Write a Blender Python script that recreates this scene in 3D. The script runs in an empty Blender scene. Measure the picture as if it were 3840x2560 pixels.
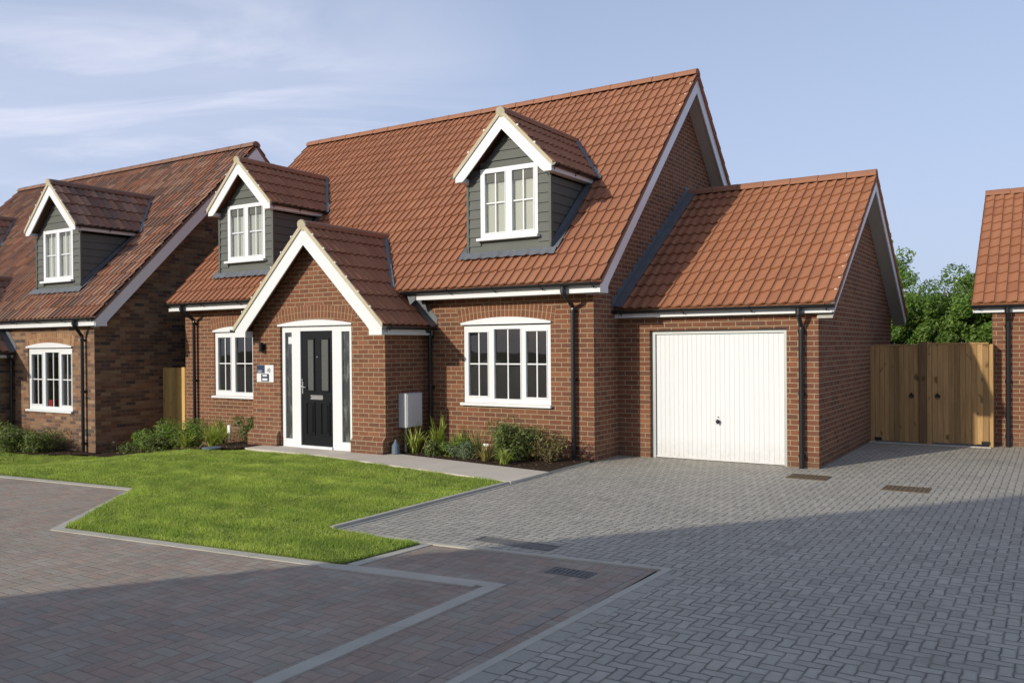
import bpy, bmesh, math, random
import numpy as np
from mathutils import Vector, Matrix
R = math.radians
random.seed(7); rng = np.random.default_rng(11)
S = bpy.context.scene
COL = S.collection
# ------------------------------------------------------------------ camera
cam = bpy.data.cameras.new('camera'); cob = bpy.data.objects.new('camera', cam); COL.objects.link(cob)
cam.sensor_width = 36; cam.lens = 30.07; cam.shift_y = 0.00955; cam.clip_end = 800; cam.clip_start = .05
cob.matrix_world = (Matrix.Translation((5.946, -11.627, 1.729)) @ Matrix.Rotation(0.568, 4, 'Z')
                    @ Matrix.Rotation(math.pi/2 - 0.006, 4, 'X') @ Matrix.Rotation(-0.008, 4, 'Z'))
S.camera = cob
S.render.resolution_x = 1024; S.render.resolution_y = 682
# ------------------------------------------------------------------ light
SUN_T, SUN_K = .42, .40                    # towards the sun: (-T, -1, K)
sdir = Vector((-SUN_T, -1, SUN_K)).normalized()
el = math.asin(sdir.z); az = math.atan2(sdir.x, sdir.y)      # az clockwise from +Y
sun = bpy.data.lights.new('sun', 'SUN'); sun.energy = 3.25; sun.angle = R(.75); sun.color = (1, .94, .80)
sob = bpy.data.objects.new('sun', sun); COL.objects.link(sob)
sob.rotation_euler = (-sdir).to_track_quat('-Z', 'Y').to_euler()
S.view_settings.view_transform = 'Standard'; S.view_settings.look = 'None'
S.view_settings.exposure = 0.14; S.view_settings.gamma = 1
W = bpy.data.worlds.new('World'); S.world = W; W.use_nodes = True

class G:
    """small expression builder over a node tree"""
    def __init__(s, tree): s.t = tree; s.N = tree.nodes; s.L = tree.links
    def put(s, sock, v):
        if isinstance(v, bpy.types.NodeSocket): s.L.new(v, sock)
        elif v is not None: sock.default_value = v
    def m(s, op, a, b=None, c=None, clamp=False):
        n = s.N.new('ShaderNodeMath'); n.operation = op; n.use_clamp = clamp
        for i, v in enumerate((a, b, c)):
            if v is not None: s.put(n.inputs[i], v)
        return n.outputs[0]
    def noise(s, vec, scale, detail=2, rough=.5, dim='3D'):
        n = s.N.new('ShaderNodeTexNoise'); n.noise_dimensions = dim
        if vec is not None: s.put(n.inputs['Vector'], vec)
        n.inputs['Scale'].default_value = scale; n.inputs['Detail'].default_value = detail; n.inputs['Roughness'].default_value = rough
        return n.outputs['Fac']
    def ramp(s, f, stops, interp='LINEAR'):
        n = s.N.new('ShaderNodeValToRGB'); n.color_ramp.interpolation = interp; s.put(n.inputs[0], f)
        e = n.color_ramp.elements
        while len(e) < len(stops): e.new(.5)
        for q, (p, c) in zip(e, stops):
            q.position = p; q.color = (c, c, c, 1) if not isinstance(c, (tuple, list)) else (*c[:3], 1)
        return n.outputs[0]
    def mix(s, f, a, b, mode='MIX'):
        n = s.N.new('ShaderNodeMix'); n.data_type = 'RGBA'; n.blend_type = mode
        s.put(n.inputs[0], f)
        for i, v in ((6, a), (7, b)):
            if isinstance(v, tuple): v = (*v[:3], 1)
            s.put(n.inputs[i], v)
        return n.outputs[2]
    def xyz(s, v):
        n = s.N.new('ShaderNodeSeparateXYZ'); s.put(n.inputs[0], v); return n.outputs
    def vec(s, x, y, z=0.0):
        n = s.N.new('ShaderNodeCombineXYZ')
        for i, v in enumerate((x, y, z)): s.put(n.inputs[i], v)
        return n.outputs[0]
    def white(s, v):
        n = s.N.new('ShaderNodeTexWhiteNoise'); n.noise_dimensions = '3D'; s.put(n.inputs['Vector'], v); return n.outputs['Value']
    def pos(s): return s.N.new('ShaderNodeNewGeometry').outputs['Position']
    def bump(s, h, dist=.01, strength=1, nrm=None):
        n = s.N.new('ShaderNodeBump'); s.put(n.inputs['Height'], h); n.inputs['Distance'].default_value = dist
        n.inputs['Strength'].default_value = strength
        if nrm is not None: s.put(n.inputs['Normal'], nrm)
        return n.outputs[0]

CLOUD_SEED = 1.2
# sky with thin high cloud
g = G(W.node_tree); bg = g.N['Background']; bg.inputs['Strength'].default_value = .124
sk = g.N.new('ShaderNodeTexSky'); sk.sky_type = 'NISHITA'; sk.sun_disc = False
sk.sun_elevation = el; sk.sun_rotation = az; sk.air_density = 1.0; sk.dust_density = 2.2; sk.ozone_density = 3.0; sk.altitude = 50
tc = g.N.new('ShaderNodeTexCoord').outputs['Generated']
x_, y_, z_ = g.xyz(tc)
zz = g.m('MAXIMUM', z_, .03)
px_ = g.m('DIVIDE', x_, g.m('ADD', zz, .12)); py_ = g.m('DIVIDE', y_, g.m('ADD', zz, .12))
pv = g.vec(g.m('ADD', g.m('MULTIPLY', px_, .55), g.m('MULTIPLY', py_, .35)), g.m('SUBTRACT', g.m('MULTIPLY', py_, 1.1), g.m('MULTIPLY', px_, .5)), CLOUD_SEED)
def cloud(scale, detail, dist, a, b):
    n = g.N.new('ShaderNodeTexNoise'); n.inputs['Scale'].default_value = scale; n.inputs['Detail'].default_value = detail; n.inputs['Roughness'].default_value = .58
    n.inputs['Distortion'].default_value = dist; g.put(n.inputs['Vector'], pv); return g.ramp(n.outputs['Fac'], [(a, 0), (b, 1)])
cl = g.m('ADD', g.m('MULTIPLY', cloud(.7, 5, .4, .40, .72), .45), g.m('MULTIPLY', cloud(1.3, 9, 1.1, .47, .70), .85), clamp=True)
left = g.ramp(g.m('MULTIPLY_ADD', x_, -1.0, 0.0), [(.48, .0), (.74, 1)])     # thin cloud in the west
low = g.ramp(z_, [(.0, .9), (.22, 1), (.31, 1), (.41, .25), (.52, .08)])
cf = g.m('MULTIPLY', g.m('MULTIPLY', cl, left), g.m('MULTIPLY', low, .48))
veil = g.ramp(z_, [(0, .85), (.25, .68), (.5, .45), (.8, .3)])
lum = g.mix(veil, g.mix(1.0, sk.outputs[0], (1.13, 1.04, 1.0), 'MULTIPLY'), (4.1, 4.85, 6.7))
col = g.mix(cf, lum, (7.6, 7.5, 8.3))
g.put(bg.inputs['Color'], col)

# ------------------------------------------------------------------ materials
MAT = {}
def newmat(name):
    m = bpy.data.materials.new(name); m.use_nodes = True; gg = G(m.node_tree); b = gg.N['Principled BSDF']; MAT[name] = m
    return m, gg, b
def plain(name, c, rough=.5, spec=.5, metal=0, var=.12, scale=3., bump=0, bscale=80):
    m, q, b = newmat(name); p = q.pos()
    n = q.noise(p, scale, 4, .6)
    f = q.m('MULTIPLY_ADD', n, var*2, 1-var)
    q.put(b.inputs['Base Color'], q.mix(1.0, tuple(c), q.vec(f, f, f), 'MULTIPLY'))
    b.inputs['Roughness'].default_value = rough; b.inputs['Specular IOR Level'].default_value = spec; b.inputs['Metallic'].default_value = metal
    if bump: q.put(b.inputs['Normal'], q.bump(q.noise(p, bscale, 3), bump))
    return m
def brickmat(name, cols, mortar, w=.225, h=.075, joint=.010, patch=.25, zoff=0.0):
    m, q, b = newmat(name)
    ge = q.N.new('ShaderNodeNewGeometry'); X, Y, Z = q.xyz(ge.outputs['Position']); nx, ny, nz = q.xyz(ge.outputs['True Normal'])
    side = q.m('GREATER_THAN', q.m('ABSOLUTE', nx), .7)
    u = q.m('ADD', q.m('MULTIPLY', side, q.m('ADD', Y, .1125)), q.m('MULTIPLY', q.m('SUBTRACT', 1, side), X))
    z = q.m('ADD', Z, zoff)
    row = q.m('FLOOR', q.m('DIVIDE', z, h))
    off = q.m('MULTIPLY', q.m('MODULO', q.m('ABSOLUTE', row), 2), .5)
    uu = q.m('ADD', q.m('DIVIDE', u, w), off); ci = q.m('FLOOR', uu)
    fu = q.m('MULTIPLY', q.m('SUBTRACT', uu, ci), w); fv = q.m('MULTIPLY', q.m('SUBTRACT', q.m('DIVIDE', z, h), row), h)
    wob = q.m('MULTIPLY', q.m('SUBTRACT', q.noise(ge.outputs['Position'], 25, 2), .5), .004)
    du = q.m('MINIMUM', fu, q.m('SUBTRACT', w, fu)); dv = q.m('MINIMUM', fv, q.m('SUBTRACT', h, fv))
    d = q.m('ADD', q.m('MINIMUM', du, dv), wob)
    mask = q.ramp(q.m('DIVIDE', d, .02), [(joint*22/1.0, 0), (joint*22+.14, 1)])
    idv = q.vec(ci, row, side)
    rnd = q.white(idv)
    n1 = q.noise(ge.outputs['Position'], 60, 3, .6)
    stops = [(i/(len(cols)-1), c) for i, c in enumerate(cols)]
    bc = q.ramp(q.m('ADD', rnd, q.m('MULTIPLY', q.m('SUBTRACT', n1, .5), .35)), stops)
    big = q.noise(ge.outputs['Position'], .8, 3, .6); k = q.m('MULTIPLY_ADD', big, patch*2, 1-patch)
    sm = q.m('MULTIPLY_ADD', n1, .5, .75); k = q.m('MULTIPLY', k, sm)
    bc = q.mix(1.0, bc, q.vec(k, k, k), 'MULTIPLY')
    mc = q.mix(q.noise(ge.outputs['Position'], 3, 3), tuple(c*.75 for c in mortar), mortar)
    eff = q.m('MULTIPLY', q.ramp(q.noise(ge.outputs['Position'], 1.7, 6, .7), [(.50, 0), (.75, .45)]), q.ramp(q.m('ADD', Z, .4), [(.35, 1), (.9, .25)]))
    wet = q.m('MULTIPLY', q.ramp(q.m('ADD', Z, zoff), [(.02, .55), (.28, 0)]), q.ramp(q.noise(ge.outputs['Position'], 4, 5, .7), [(.3, .2), (.7, 1)]))
    q.put(b.inputs['Base Color'], q.mix(wet, q.mix(eff, q.mix(mask, mc, bc), (.30, .22, .155)), (.10, .07, .05)))
    b.inputs['Roughness'].default_value = .88; b.inputs['Specular IOR Level'].default_value = .25
    hh = q.m('ADD', mask, q.m('MULTIPLY', n1, .35))
    q.put(b.inputs['Normal'], q.bump(hh, .006, .8))
    return m
brickmat('red_brick', [(.142, .058, .034), (.200, .078, .043), (.170, .068, .040), (.240, .100, .052), (.125, .058, .040), (.185, .074, .040)], (.42, .32, .20), zoff=.03)
brickmat('multi_brick', [(.06, .045, .045), (.20, .095, .055), (.28, .165, .095), (.11, .062, .047), (.25, .11, .06), (.31, .20, .12), (.15, .078, .052), (.07, .055, .05)], (.24, .19, .13), zoff=.36, patch=.3)
def islandbrick(name, cols):
    m, q, b = newmat(name); ge = q.N.new('ShaderNodeNewGeometry')
    n1 = q.noise(ge.outputs['Position'], 60, 3)
    bc = q.ramp(ge.outputs['Random Per Island'], [(i/(len(cols)-1), c) for i, c in enumerate(cols)])
    k = q.m('MULTIPLY_ADD', n1, .7, .6); q.put(b.inputs['Base Color'], q.mix(1.0, bc, q.vec(k, k, k), 'MULTIPLY'))
    b.inputs['Roughness'].default_value = .88; b.inputs['Specular IOR Level'].default_value = .25
    q.put(b.inputs['Normal'], q.bump(n1, .003))
islandbrick('red_voussoir', [(.16, .066, .038), (.225, .092, .048), (.19, .08, .043)])
islandbrick('multi_voussoir', [(.30, .16, .08), (.24, .11, .06), (.36, .22, .11)])
plain('mortar', (.40, .29, .19), .9, .2)
def tilemat(name, cols, patch=.16):
    m, q, b = newmat(name); uv = q.N.new('ShaderNodeUVMap').outputs[0]; u, v, _ = q.xyz(uv)
    p = q.pos()
    ci = q.m('FLOOR', u); ri = q.m('FLOOR', v)
    r = q.white(q.vec(ci, ri, 1.3)); n1 = q.noise(p, 45, 3, .65); big = q.noise(p, 1.1, 4, .6)
    bc = q.ramp(r, [(i/(len(cols)-1), c) for i, c in enumerate(cols)])
    k = q.m('MULTIPLY', q.m('MULTIPLY_ADD', n1, .4, .8), q.m('MULTIPLY_ADD', big, patch*2, 1-patch))
    # darker along each tile's lower lip and upper edge
    fv = q.m('SUBTRACT', v, ri); gr = q.ramp(fv, [(0, .72), (.06, 1), (.93, 1), (1, .8)])
    k = q.m('MULTIPLY', k, gr)
    bc = q.mix(1.0, bc, q.vec(k, k, k), 'MULTIPLY')
    pale = q.ramp(q.noise(p, 7, 5, .7), [(.60, 0), (.78, .3)])
    bc = q.mix(pale, bc, (.42, .33, .26))
    q.put(b.inputs['Base Color'], bc); b.inputs['Roughness'].default_value = .86; b.inputs['Specular IOR Level'].default_value = .22
    q.put(b.inputs['Normal'], q.bump(n1, .002))
tilemat('terracotta_tile', [(.295, .128, .070), (.325, .142, .078), (.31, .137, .077), (.285, .121, .068), (.345, .152, .082), (.315, .132, .072)])
tilemat('garage_tile', [(.34, .142, .072), (.38, .162, .082), (.36, .152, .079), (.32, .132, .069), (.39, .170, .086)])
tilemat('brown_tile', [(.15, .09, .07), (.30, .145, .09), (.36, .21, .14), (.21, .115, .085), (.33, .14, .08), (.14, .09, .07), (.27, .165, .12)], .15)
plain('ridge_terracotta', (.31, .14, .08), .75, .35, var=.2, scale=2, bump=.003)
plain('ridge_brown', (.22, .12, .085), .75, .35, var=.2, scale=2, bump=.003)
plain('white_upvc', (.70, .71, .725), .35, .5, var=.06, scale=1.3)
plain('white_frame', (.73, .74, .755), .25, .5, var=.02)
plain('verge_mortar', (.50, .44, .32), .9, .2, var=.15, scale=9, bump=.004)
plain('dark_verge', (.15, .15, .155), .7, .3)
plain('clip_metal', (.62, .60, .55), .45, .5)
plain('black_plastic', (.012, .012, .014), .32, .5, var=.2)
plain('lead', (.125, .135, .15), .55, .4, var=.3, scale=5, bump=.004, bscale=12)
plain('black_door', (.004, .005, .007), .35, .22, var=.25)
plain('chrome', (.7, .7, .68), .2, .5, metal=1)
plain('galvanised', (.42, .44, .43), .45, .5, metal=.3)
plain('meter_grey', (.52, .52, .54), .5, .4, var=.05)
plain('concrete_kerb', (.46, .43, .36), .9, .25, var=.22, scale=3.5, bump=.003, bscale=60)
plain('dark_kerb', (.34, .33, .29), .9, .25, var=.2, scale=4, bump=.003)
plain('soil', (.045, .028, .018), .95, .15, var=.5, scale=14, bump=.03, bscale=22)
plain('under_grass', (.10, .12, .03), .95, .1, var=.3, scale=4, bump=.01)
plain('room_wall', (.25, .255, .22), .9, .1, var=.3, scale=.9)
plain('reflection_blind', (.58, .57, .52), .8, .2, var=.05, scale=2)
plain('navy', (.02, .03, .075), .5, .3, var=.05)
plain('blue_plastic', (.11, .15, .19), .5, .4, var=.1)
plain('red_toy', (.5, .03, .03), .5, .4)
plain('asphalt', (.06, .06, .062), .9, .2)
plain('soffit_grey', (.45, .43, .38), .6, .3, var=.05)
def doorpaint():
    m, q, b = newmat('door_paint'); p = q.pos(); X, Y, Z = q.xyz(p)
    st = q.noise(q.vec(q.m('MULTIPLY', X, 9), 0.0, q.m('MULTIPLY', Z, .8)), 1, 5, .65); low = q.m('MULTIPLY', q.ramp(Z, [(.0, 1), (.32, 0)]), q.ramp(q.noise(p, 16, 5, .7), [(.3, .1), (.7, 1)]))
    k = q.m('MULTIPLY_ADD', st, .10, .94); c = q.mix(1.0, (.71, .72, .73), q.vec(k, k, k), 'MULTIPLY')
    q.put(b.inputs['Base Color'], q.mix(q.m('MULTIPLY', low, .45), c, (.42, .37, .30))); b.inputs['Roughness'].default_value = .42
    q.put(b.inputs['Normal'], q.bump(q.noise(p, 1.6, 2), .02, .25))
doorpaint()
def clad():
    m, q, b = newmat('grey_cladding'); p = q.pos(); X, Y, Z = q.xyz(p)
    gr = q.noise(q.vec(q.m('MULTIPLY', X, 3), q.m('MULTIPLY', Y, 3), q.m('MULTIPLY', Z, 60)), 1, 4, .6)
    k = q.m('MULTIPLY', q.m('MULTIPLY_ADD', gr, .22, .89), q.m('MULTIPLY_ADD', q.noise(p, 2, 3), .3, .85))
    q.put(b.inputs['Base Color'], q.mix(1.0, (.092, .098, .086), q.vec(k, k, k), 'MULTIPLY'))
    b.inputs['Roughness'].default_value = .6; b.inputs['Specular IOR Level'].default_value = .35; q.put(b.inputs['Normal'], q.bump(gr, .002))
clad()
def slab():
    m, q, b = newmat('flagstone'); X, Y, Z = q.xyz(q.pos())
    p = q.pos(); n = q.noise(p, 30, 4, .7); big = q.noise(p, 1.5, 4, .6)
    u = q.m('FRACT', q.m('DIVIDE', q.m('ADD', X, .2), .6)); mk = q.ramp(q.m('MINIMUM', u, q.m('SUBTRACT', 1, u)), [(.005, .75), (.014, 1)])
    k = q.m('MULTIPLY', q.m('MULTIPLY', q.m('MULTIPLY_ADD', n, .25, .87), q.m('MULTIPLY_ADD', big, .3, .85)), mk)
    q.put(b.inputs['Base Color'], q.mix(1.0, (.56, .50, .42), q.vec(k, k, k), 'MULTIPLY')); b.inputs['Roughness'].default_value = .9
    q.put(b.inputs['Normal'], q.bump(n, .003))
slab()
def wood(name, base, dark):
    m, q, b = newmat(name); ge = q.N.new('ShaderNodeNewGeometry'); X, Y, Z = q.xyz(ge.outputs['Position']); r = ge.outputs['Random Per Island']
    v = q.vec(q.m('MULTIPLY_ADD', X, 22, q.m('MULTIPLY', r, 40)), q.m('MULTIPLY', Y, 22), q.m('MULTIPLY', Z, 1.6))
    gr = q.noise(v, 1, 5, .65)
    kn = q.noise(q.vec(q.m('MULTIPLY', X, 9), q.m('MULTIPLY', r, 30), q.m('MULTIPLY', Z, 5)), 1, 1, .3)
    knot = q.ramp(kn, [(.70, 0), (.76, .7)])
    c = q.mix(q.ramp(gr, [(.3, 0), (.75, 1)]), dark, base); k = q.m('MULTIPLY_ADD', r, .5, .72)
    c = q.mix(1.0, c, q.vec(k, k, q.m('MULTIPLY', k, .95)), 'MULTIPLY'); c = q.mix(knot, c, (.08, .045, .02))
    q.put(b.inputs['Base Color'], c); b.inputs['Roughness'].default_value = .8; b.inputs['Specular IOR Level'].default_value = .25
    q.put(b.inputs['Normal'], q.bump(gr, .003))
wood('gate_wood', (.44, .275, .125), (.30, .175, .075)); wood('post_wood', (.20, .12, .065), (.12, .07, .04)); wood('fence_wood', (.60, .40, .15), (.42, .25, .09))
def glass():
    m, q, b = newmat('window_glass'); q.N.remove(b)
    out = q.N['Material Output']; tr = q.N.new('ShaderNodeBsdfTransparent'); gl = q.N.new('ShaderNodeBsdfGlossy'); gl.inputs['Roughness'].default_value = .01
    tr.inputs[0].default_value = (.82, .86, .84, 1); fr = q.N.new('ShaderNodeFresnel'); fr.inputs[0].default_value = 1.55
    nb = q.bump(q.noise(q.pos(), 1.2, 1), .02, .35); q.put(gl.inputs['Normal'], nb)
    mx = q.N.new('ShaderNodeMixShader'); q.put(mx.inputs[0], q.m('MULTIPLY_ADD', fr.outputs[0], 1.5, .02, clamp=True)); q.L.new(tr.outputs[0], mx.inputs[1]); q.L.new(gl.outputs[0], mx.inputs[2]); q.L.new(mx.outputs[0], out.inputs[0])
glass()
def frosted():
    m, q, b = newmat('frosted_glass'); n = q.noise(q.pos(), 90, 2); q.put(b.inputs['Base Color'], q.mix(n, (.055, .06, .06), (.12, .125, .115)))
    b.inputs['Roughness'].default_value = .22; q.put(b.inputs['Normal'], q.bump(n, .002))
frosted()
def dustyglass():
    m, q, b = newmat('dusty_glass'); X, Y, Z = q.xyz(q.pos()); n = q.noise(q.vec(q.m('MULTIPLY', X, 14), 0.0, q.m('MULTIPLY', Z, 3.5)), 1, 4, .7)
    q.put(b.inputs['Base Color'], q.mix(q.ramp(n, [(.50, 0), (.75, 1)]), (.05, .055, .055), (.22, .23, .22))); b.inputs['Roughness'].default_value = .12
dustyglass()
def paver(name, cols, joint, jc, cell=.1, patch=.2, bumpd=.006, jw=.045, wamp=.12):
    m, q, b = newmat(name); p = q.pos(); X, Y, Z = q.xyz(p)
    wob = q.noise(p, 14, 2); wob2 = q.noise(q.vec(Y, X, 5.0), 14, 2)
    gx = q.m('ADD', q.m('DIVIDE', X, cell), q.m('MULTIPLY_ADD', wob, wamp, 600)); gy = q.m('ADD', q.m('DIVIDE', Y, cell), q.m('MULTIPLY_ADD', wob2, wamp, 900))
    i = q.m('FLOOR', gx); j = q.m('FLOOR', gy); fx = q.m('SUBTRACT', gx, i); fy = q.m('SUBTRACT', gy, j)
    k = q.m('FLOOR', q.m('ADD', q.m('MODULO', q.m('ADD', q.m('SUBTRACT', i, j), 4000), 4), .5))
    def eq(n): return q.m('COMPARE', k, float(n), .1)
    k0, k1, k2, k3 = eq(0), eq(1), eq(2), eq(3)
    ax = q.m('SUBTRACT', 1, fx); ay = q.m('SUBTRACT', 1, fy)
    def s(*t):
        o = t[0]
        for w_ in t[1:]: o = q.m('ADD', o, w_)
        return o
    kv = q.m('ADD', k2, k3); kh = q.m('ADD', k0, k1)
    dx = s(q.m('MULTIPLY', k0, fx), q.m('MULTIPLY', k1, ax), q.m('MULTIPLY', kv, q.m('MINIMUM', fx, ax)))
    dy = s(q.m('MULTIPLY', k3, fy), q.m('MULTIPLY', k2, ay), q.m('MULTIPLY', kh, q.m('MINIMUM', fy, ay)))
    d = q.m('MINIMUM', dx, dy)
    idv = q.vec(q.m('SUBTRACT', i, k1), q.m('SUBTRACT', j, k2), kv)
    r = q.white(idv); n1 = q.noise(p, 70, 3, .7); n2 = q.noise(p, 9, 4, .65); big = q.noise(p, .55, 4, .6)
    mask = q.ramp(d, [(jw*.6, 0), (jw*1.5, 1)])
    bc = q.ramp(r, [(a/(len(cols)-1), c) for a, c in enumerate(cols)])
    kk = q.m('MULTIPLY', q.m('MULTIPLY', q.m('MULTIPLY_ADD', n1, .35, .82), q.m('MULTIPLY_ADD', n2, .4, .8)), q.m('MULTIPLY_ADD', big, patch*2, 1-patch))
    bc = q.mix(1.0, bc, q.vec(kk, kk, kk), 'MULTIPLY')
    dust = q.ramp(q.noise(p, 1.3, 6, .7), [(.48, 0), (.72, .35)]); bc = q.mix(dust, bc, (.50, .455, .38))
    oil = q.ramp(q.noise(q.vec(X, Y, 9.0), .9, 5, .6), [(.60, 0), (.74, .35)]); bc = q.mix(oil, bc, (.17, .16, .145))
    sp = q.ramp(q.noise(p, 26, 1, .4), [(.78, 0), (.80, .5)]); bc = q.mix(sp, bc, (.38, .36, .33))
    jm = q.m('MULTIPLY', q.m('SUBTRACT', 1, mask), q.ramp(q.noise(p, 4.5, 3), [(.35, joint*.45), (.62, joint)]))
    q.put(b.inputs['Base Color'], q.mix(jm, bc, jc)); b.inputs['Roughness'].default_value = .82; b.inputs['Specular IOR Level'].default_value = .3
    hh = s(q.ramp(d, [(.0, 0), (jw*2.6, 1)]), q.m('MULTIPLY', n2, .5), q.m('MULTIPLY', r, .35))
    q.put(b.inputs['Normal'], q.bump(hh, bumpd, .9))
paver('charcoal_paving', [(.345, .32, .27), (.40, .372, .312), (.365, .34, .288), (.43, .40, .338), (.32, .298, .258)], .85, (.115, .107, .094), .080, .16, .010, .055, .36)
paver('brindle_paving', [(.30, .238, .19), (.345, .25, .195), (.305, .262, .21), (.365, .272, .21), (.33, .285, .23), (.275, .228, .185)], .65, (.145, .118, .095), .096, .2, .004, .035)
def edge(name, cols, w, h, jc):
    m, q, b = newmat(name); p = q.pos(); X, Y, Z = q.xyz(p); v = q.m('DIVIDE', q.m('ADD', Y, 90), h); j = q.m('FLOOR', v); f = q.m('MULTIPLY', q.m('SUBTRACT', v, j), h)
    d = q.m('MINIMUM', f, q.m('SUBTRACT', h, f)); r = q.white(q.vec(j, 2.0, 3.0)); k = q.m('MULTIPLY_ADD', q.noise(p, 30, 4, .7), .5, .75)
    bc = q.ramp(r, [(a/(len(cols)-1), c) for a, c in enumerate(cols)]); bc = q.mix(1.0, bc, q.vec(k, k, k), 'MULTIPLY')
    q.put(b.inputs['Base Color'], q.mix(q.ramp(d, [(.003, 0), (.007, 1)]), jc, bc)); b.inputs['Roughness'].default_value = .85
edge('brindle_edge', [(.29, .235, .20), (.33, .25, .205), (.28, .25, .215)], .2, .2, (.13, .108, .09))
edge('charcoal_edge', [(.33, .31, .265), (.39, .365, .31), (.35, .33, .28)], .1, .2, (.10, .092, .08))
def leafmat(name, c1, c2, c3, trans=.35, scale=1.0):
    m, q, b = newmat(name); ge = q.N.new('ShaderNodeNewGeometry')
    c = q.ramp(ge.outputs['Random Per Island'], [(0, c1), (.5, c2), (1, c3)])
    n = q.noise(ge.outputs['Position'], scale, 3, .6); k = q.m('MULTIPLY_ADD', n, 1.1, .45)
    c = q.mix(1.0, c, q.vec(k, k, k), 'MULTIPLY')
    if name == 'grass_blade':
        X, Y, Z = q.xyz(ge.outputs['Position']); pt = q.noise(q.vec(q.m('MULTIPLY', X, .7), q.m('MULTIPLY', Y, 2.2), 0.0), 1.0, 5, .65)
        c = q.mix(q.ramp(pt, [(.38, .0), (.66, .7)]), c, (.17, .27, .045)); c = q.mix(q.ramp(q.noise(ge.outputs['Position'], 5, 4, .7), [(.60, 0), (.78, .6)]), c, (.58, .52, .20))
    q.put(b.inputs['Base Color'], c); b.inputs['Roughness'].default_value = .5; b.inputs['Specular IOR Level'].default_value = .35
    t = q.N.new('ShaderNodeBsdfTranslucent'); q.put(t.inputs[0], q.mix(1.0, c, (1.3, 1.5, .6), 'MULTIPLY'))
    mx = q.N.new('ShaderNodeMixShader'); mx.inputs[0].default_value = trans; out = q.N['Material Output']
    q.L.new(b.outputs[0], mx.inputs[1]); q.L.new(t.outputs[0], mx.inputs[2]); q.L.new(mx.outputs[0], out.inputs[0])
leafmat('grass_blade', (.25, .34, .055), (.40, .48, .09), (.62, .64, .20), .35, 1.6)
leafmat('tree_leaf', (.09, .16, .03), (.14, .23, .045), (.22, .31, .07), .4, .9)
leafmat('bright_leaf', (.11, .18, .035), (.18, .27, .055), (.26, .34, .09), .4, 1.5)
leafmat('bush_leaf', (.09, .125, .035), (.14, .18, .05), (.22, .25, .085), .3, 5)
leafmat('strap_leaf', (.16, .22, .04), (.32, .37, .08), (.50, .48, .15), .3, 6)
leafmat('straw_leaf', (.30, .24, .09), (.38, .30, .12), (.20, .20, .06), .2, 6)
leafmat('bluegreen_leaf', (.10, .14, .08), (.14, .18, .10), (.19, .23, .13), .2, 6)
leafmat('red_leaf', (.20, .10, .05), (.16, .18, .05), (.24, .16, .07), .2, 6)
plain('bark', (.11, .08, .055), .9, .1, var=.3, scale=9, bump=.01, bscale=30)
plain('petal_white', (.75, .75, .72), .6, .3)

# ------------------------------------------------------------------ mesh helpers
class MB:
    def __init__(s): s.v = []; s.f = []; s.uv = None
    def add(s, v, f):
        n = len(s.v); s.v += [tuple(p) for p in v]; s.f += [tuple(i+n for i in q) for q in f]; return s
    def box(s, x0, x1, y0, y1, z0, z1, M=None):
        v = [(x, y, z) for z in (z0, z1) for y in (y0, y1) for x in (x0, x1)]
        if M is not None: v = [M @ Vector(p) for p in v]
        return s.add(v, [(0, 2, 3, 1), (4, 5, 7, 6), (0, 1, 5, 4), (2, 6, 7, 3), (0, 4, 6, 2), (1, 3, 7, 5)])
    def prism(s, pts, d):
        """closed polygon pts (3-D) extruded along vector d"""
        n = len(pts); a = [Vector(p) for p in pts]; d = Vector(d)
        nn = Vector((0, 0, 0))
        for i in range(n): nn += a[i].cross(a[(i+1) % n])
        if nn.dot(d) > 0: a.reverse()
        v = a + [p+d for p in a]
        return s.add(v, [tuple(range(n)), tuple(range(2*n-1, n-1, -1))] + [(i, i+n, (i+1) % n+n, (i+1) % n) for i in range(n)])
    def tube(s, pts, r, n=10, caps=True):
        pts = [Vector(p) for p in pts]; rs = r if isinstance(r, (list, tuple)) else [r]*len(pts)
        up = Vector((0, 0, 1)); vs = []; fs = []
        for i, p in enumerate(pts):
            t = (pts[min(i+1, len(pts)-1)] - pts[max(i-1, 0)]).normalized()
            a = t.cross(up if abs(t.z) < .9 else Vector((0, 1, 0))).normalized(); b = t.cross(a)
            vs += [p + (a*math.cos(2*math.pi*k/n)+b*math.sin(2*math.pi*k/n))*rs[i] for k in range(n)]
        for i in range(len(pts)-1):
            fs += [(i*n+k, (i+1)*n+k, (i+1)*n+(k+1) % n, i*n+(k+1) % n) for k in range(n)]
        if caps: fs += [tuple(range(n)), tuple(range(len(pts)*n-1, (len(pts)-1)*n-1, -1))]
        return s.add(vs, fs)
    def obj(s, name, mat, parent=None, smooth=False, bevel=0):
        me = bpy.data.meshes.new(name); me.from_pydata(s.v, [], s.f)
        if s.uv is not None:
            l = me.uv_layers.new(name='uv'); idx = np.empty(len(me.loops), np.int32); me.loops.foreach_get('vertex_index', idx)
            l.data.foreach_set('uv', np.asarray(s.uv, np.float32)[idx].ravel())
        me.materials.append(MAT[mat])
        if smooth: me.shade_smooth()
        o = bpy.data.objects.new(name, me); COL.objects.link(o)
        if bevel:
            bm = bmesh.new(); bm.from_mesh(me); bmesh.ops.bevel(bm, geom=bm.edges[:], offset=bevel, segments=1, affect='EDGES', clamp_overlap=True); bm.to_mesh(me); bm.free()
        if parent is not None:
            o.parent = parent; r = root_loc(parent)
            if parent.type == 'EMPTY': o.location = -r
        return o
def root_loc(p):
    return Vector(p.location) if p.type == 'EMPTY' else Vector((0, 0, 0))
def tag(o, label, cat, group=None, kind=None):
    if label: o['label'] = label
    if cat: o['category'] = cat
    if group: o['group'] = group
    if kind: o['kind'] = kind
    return o
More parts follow.
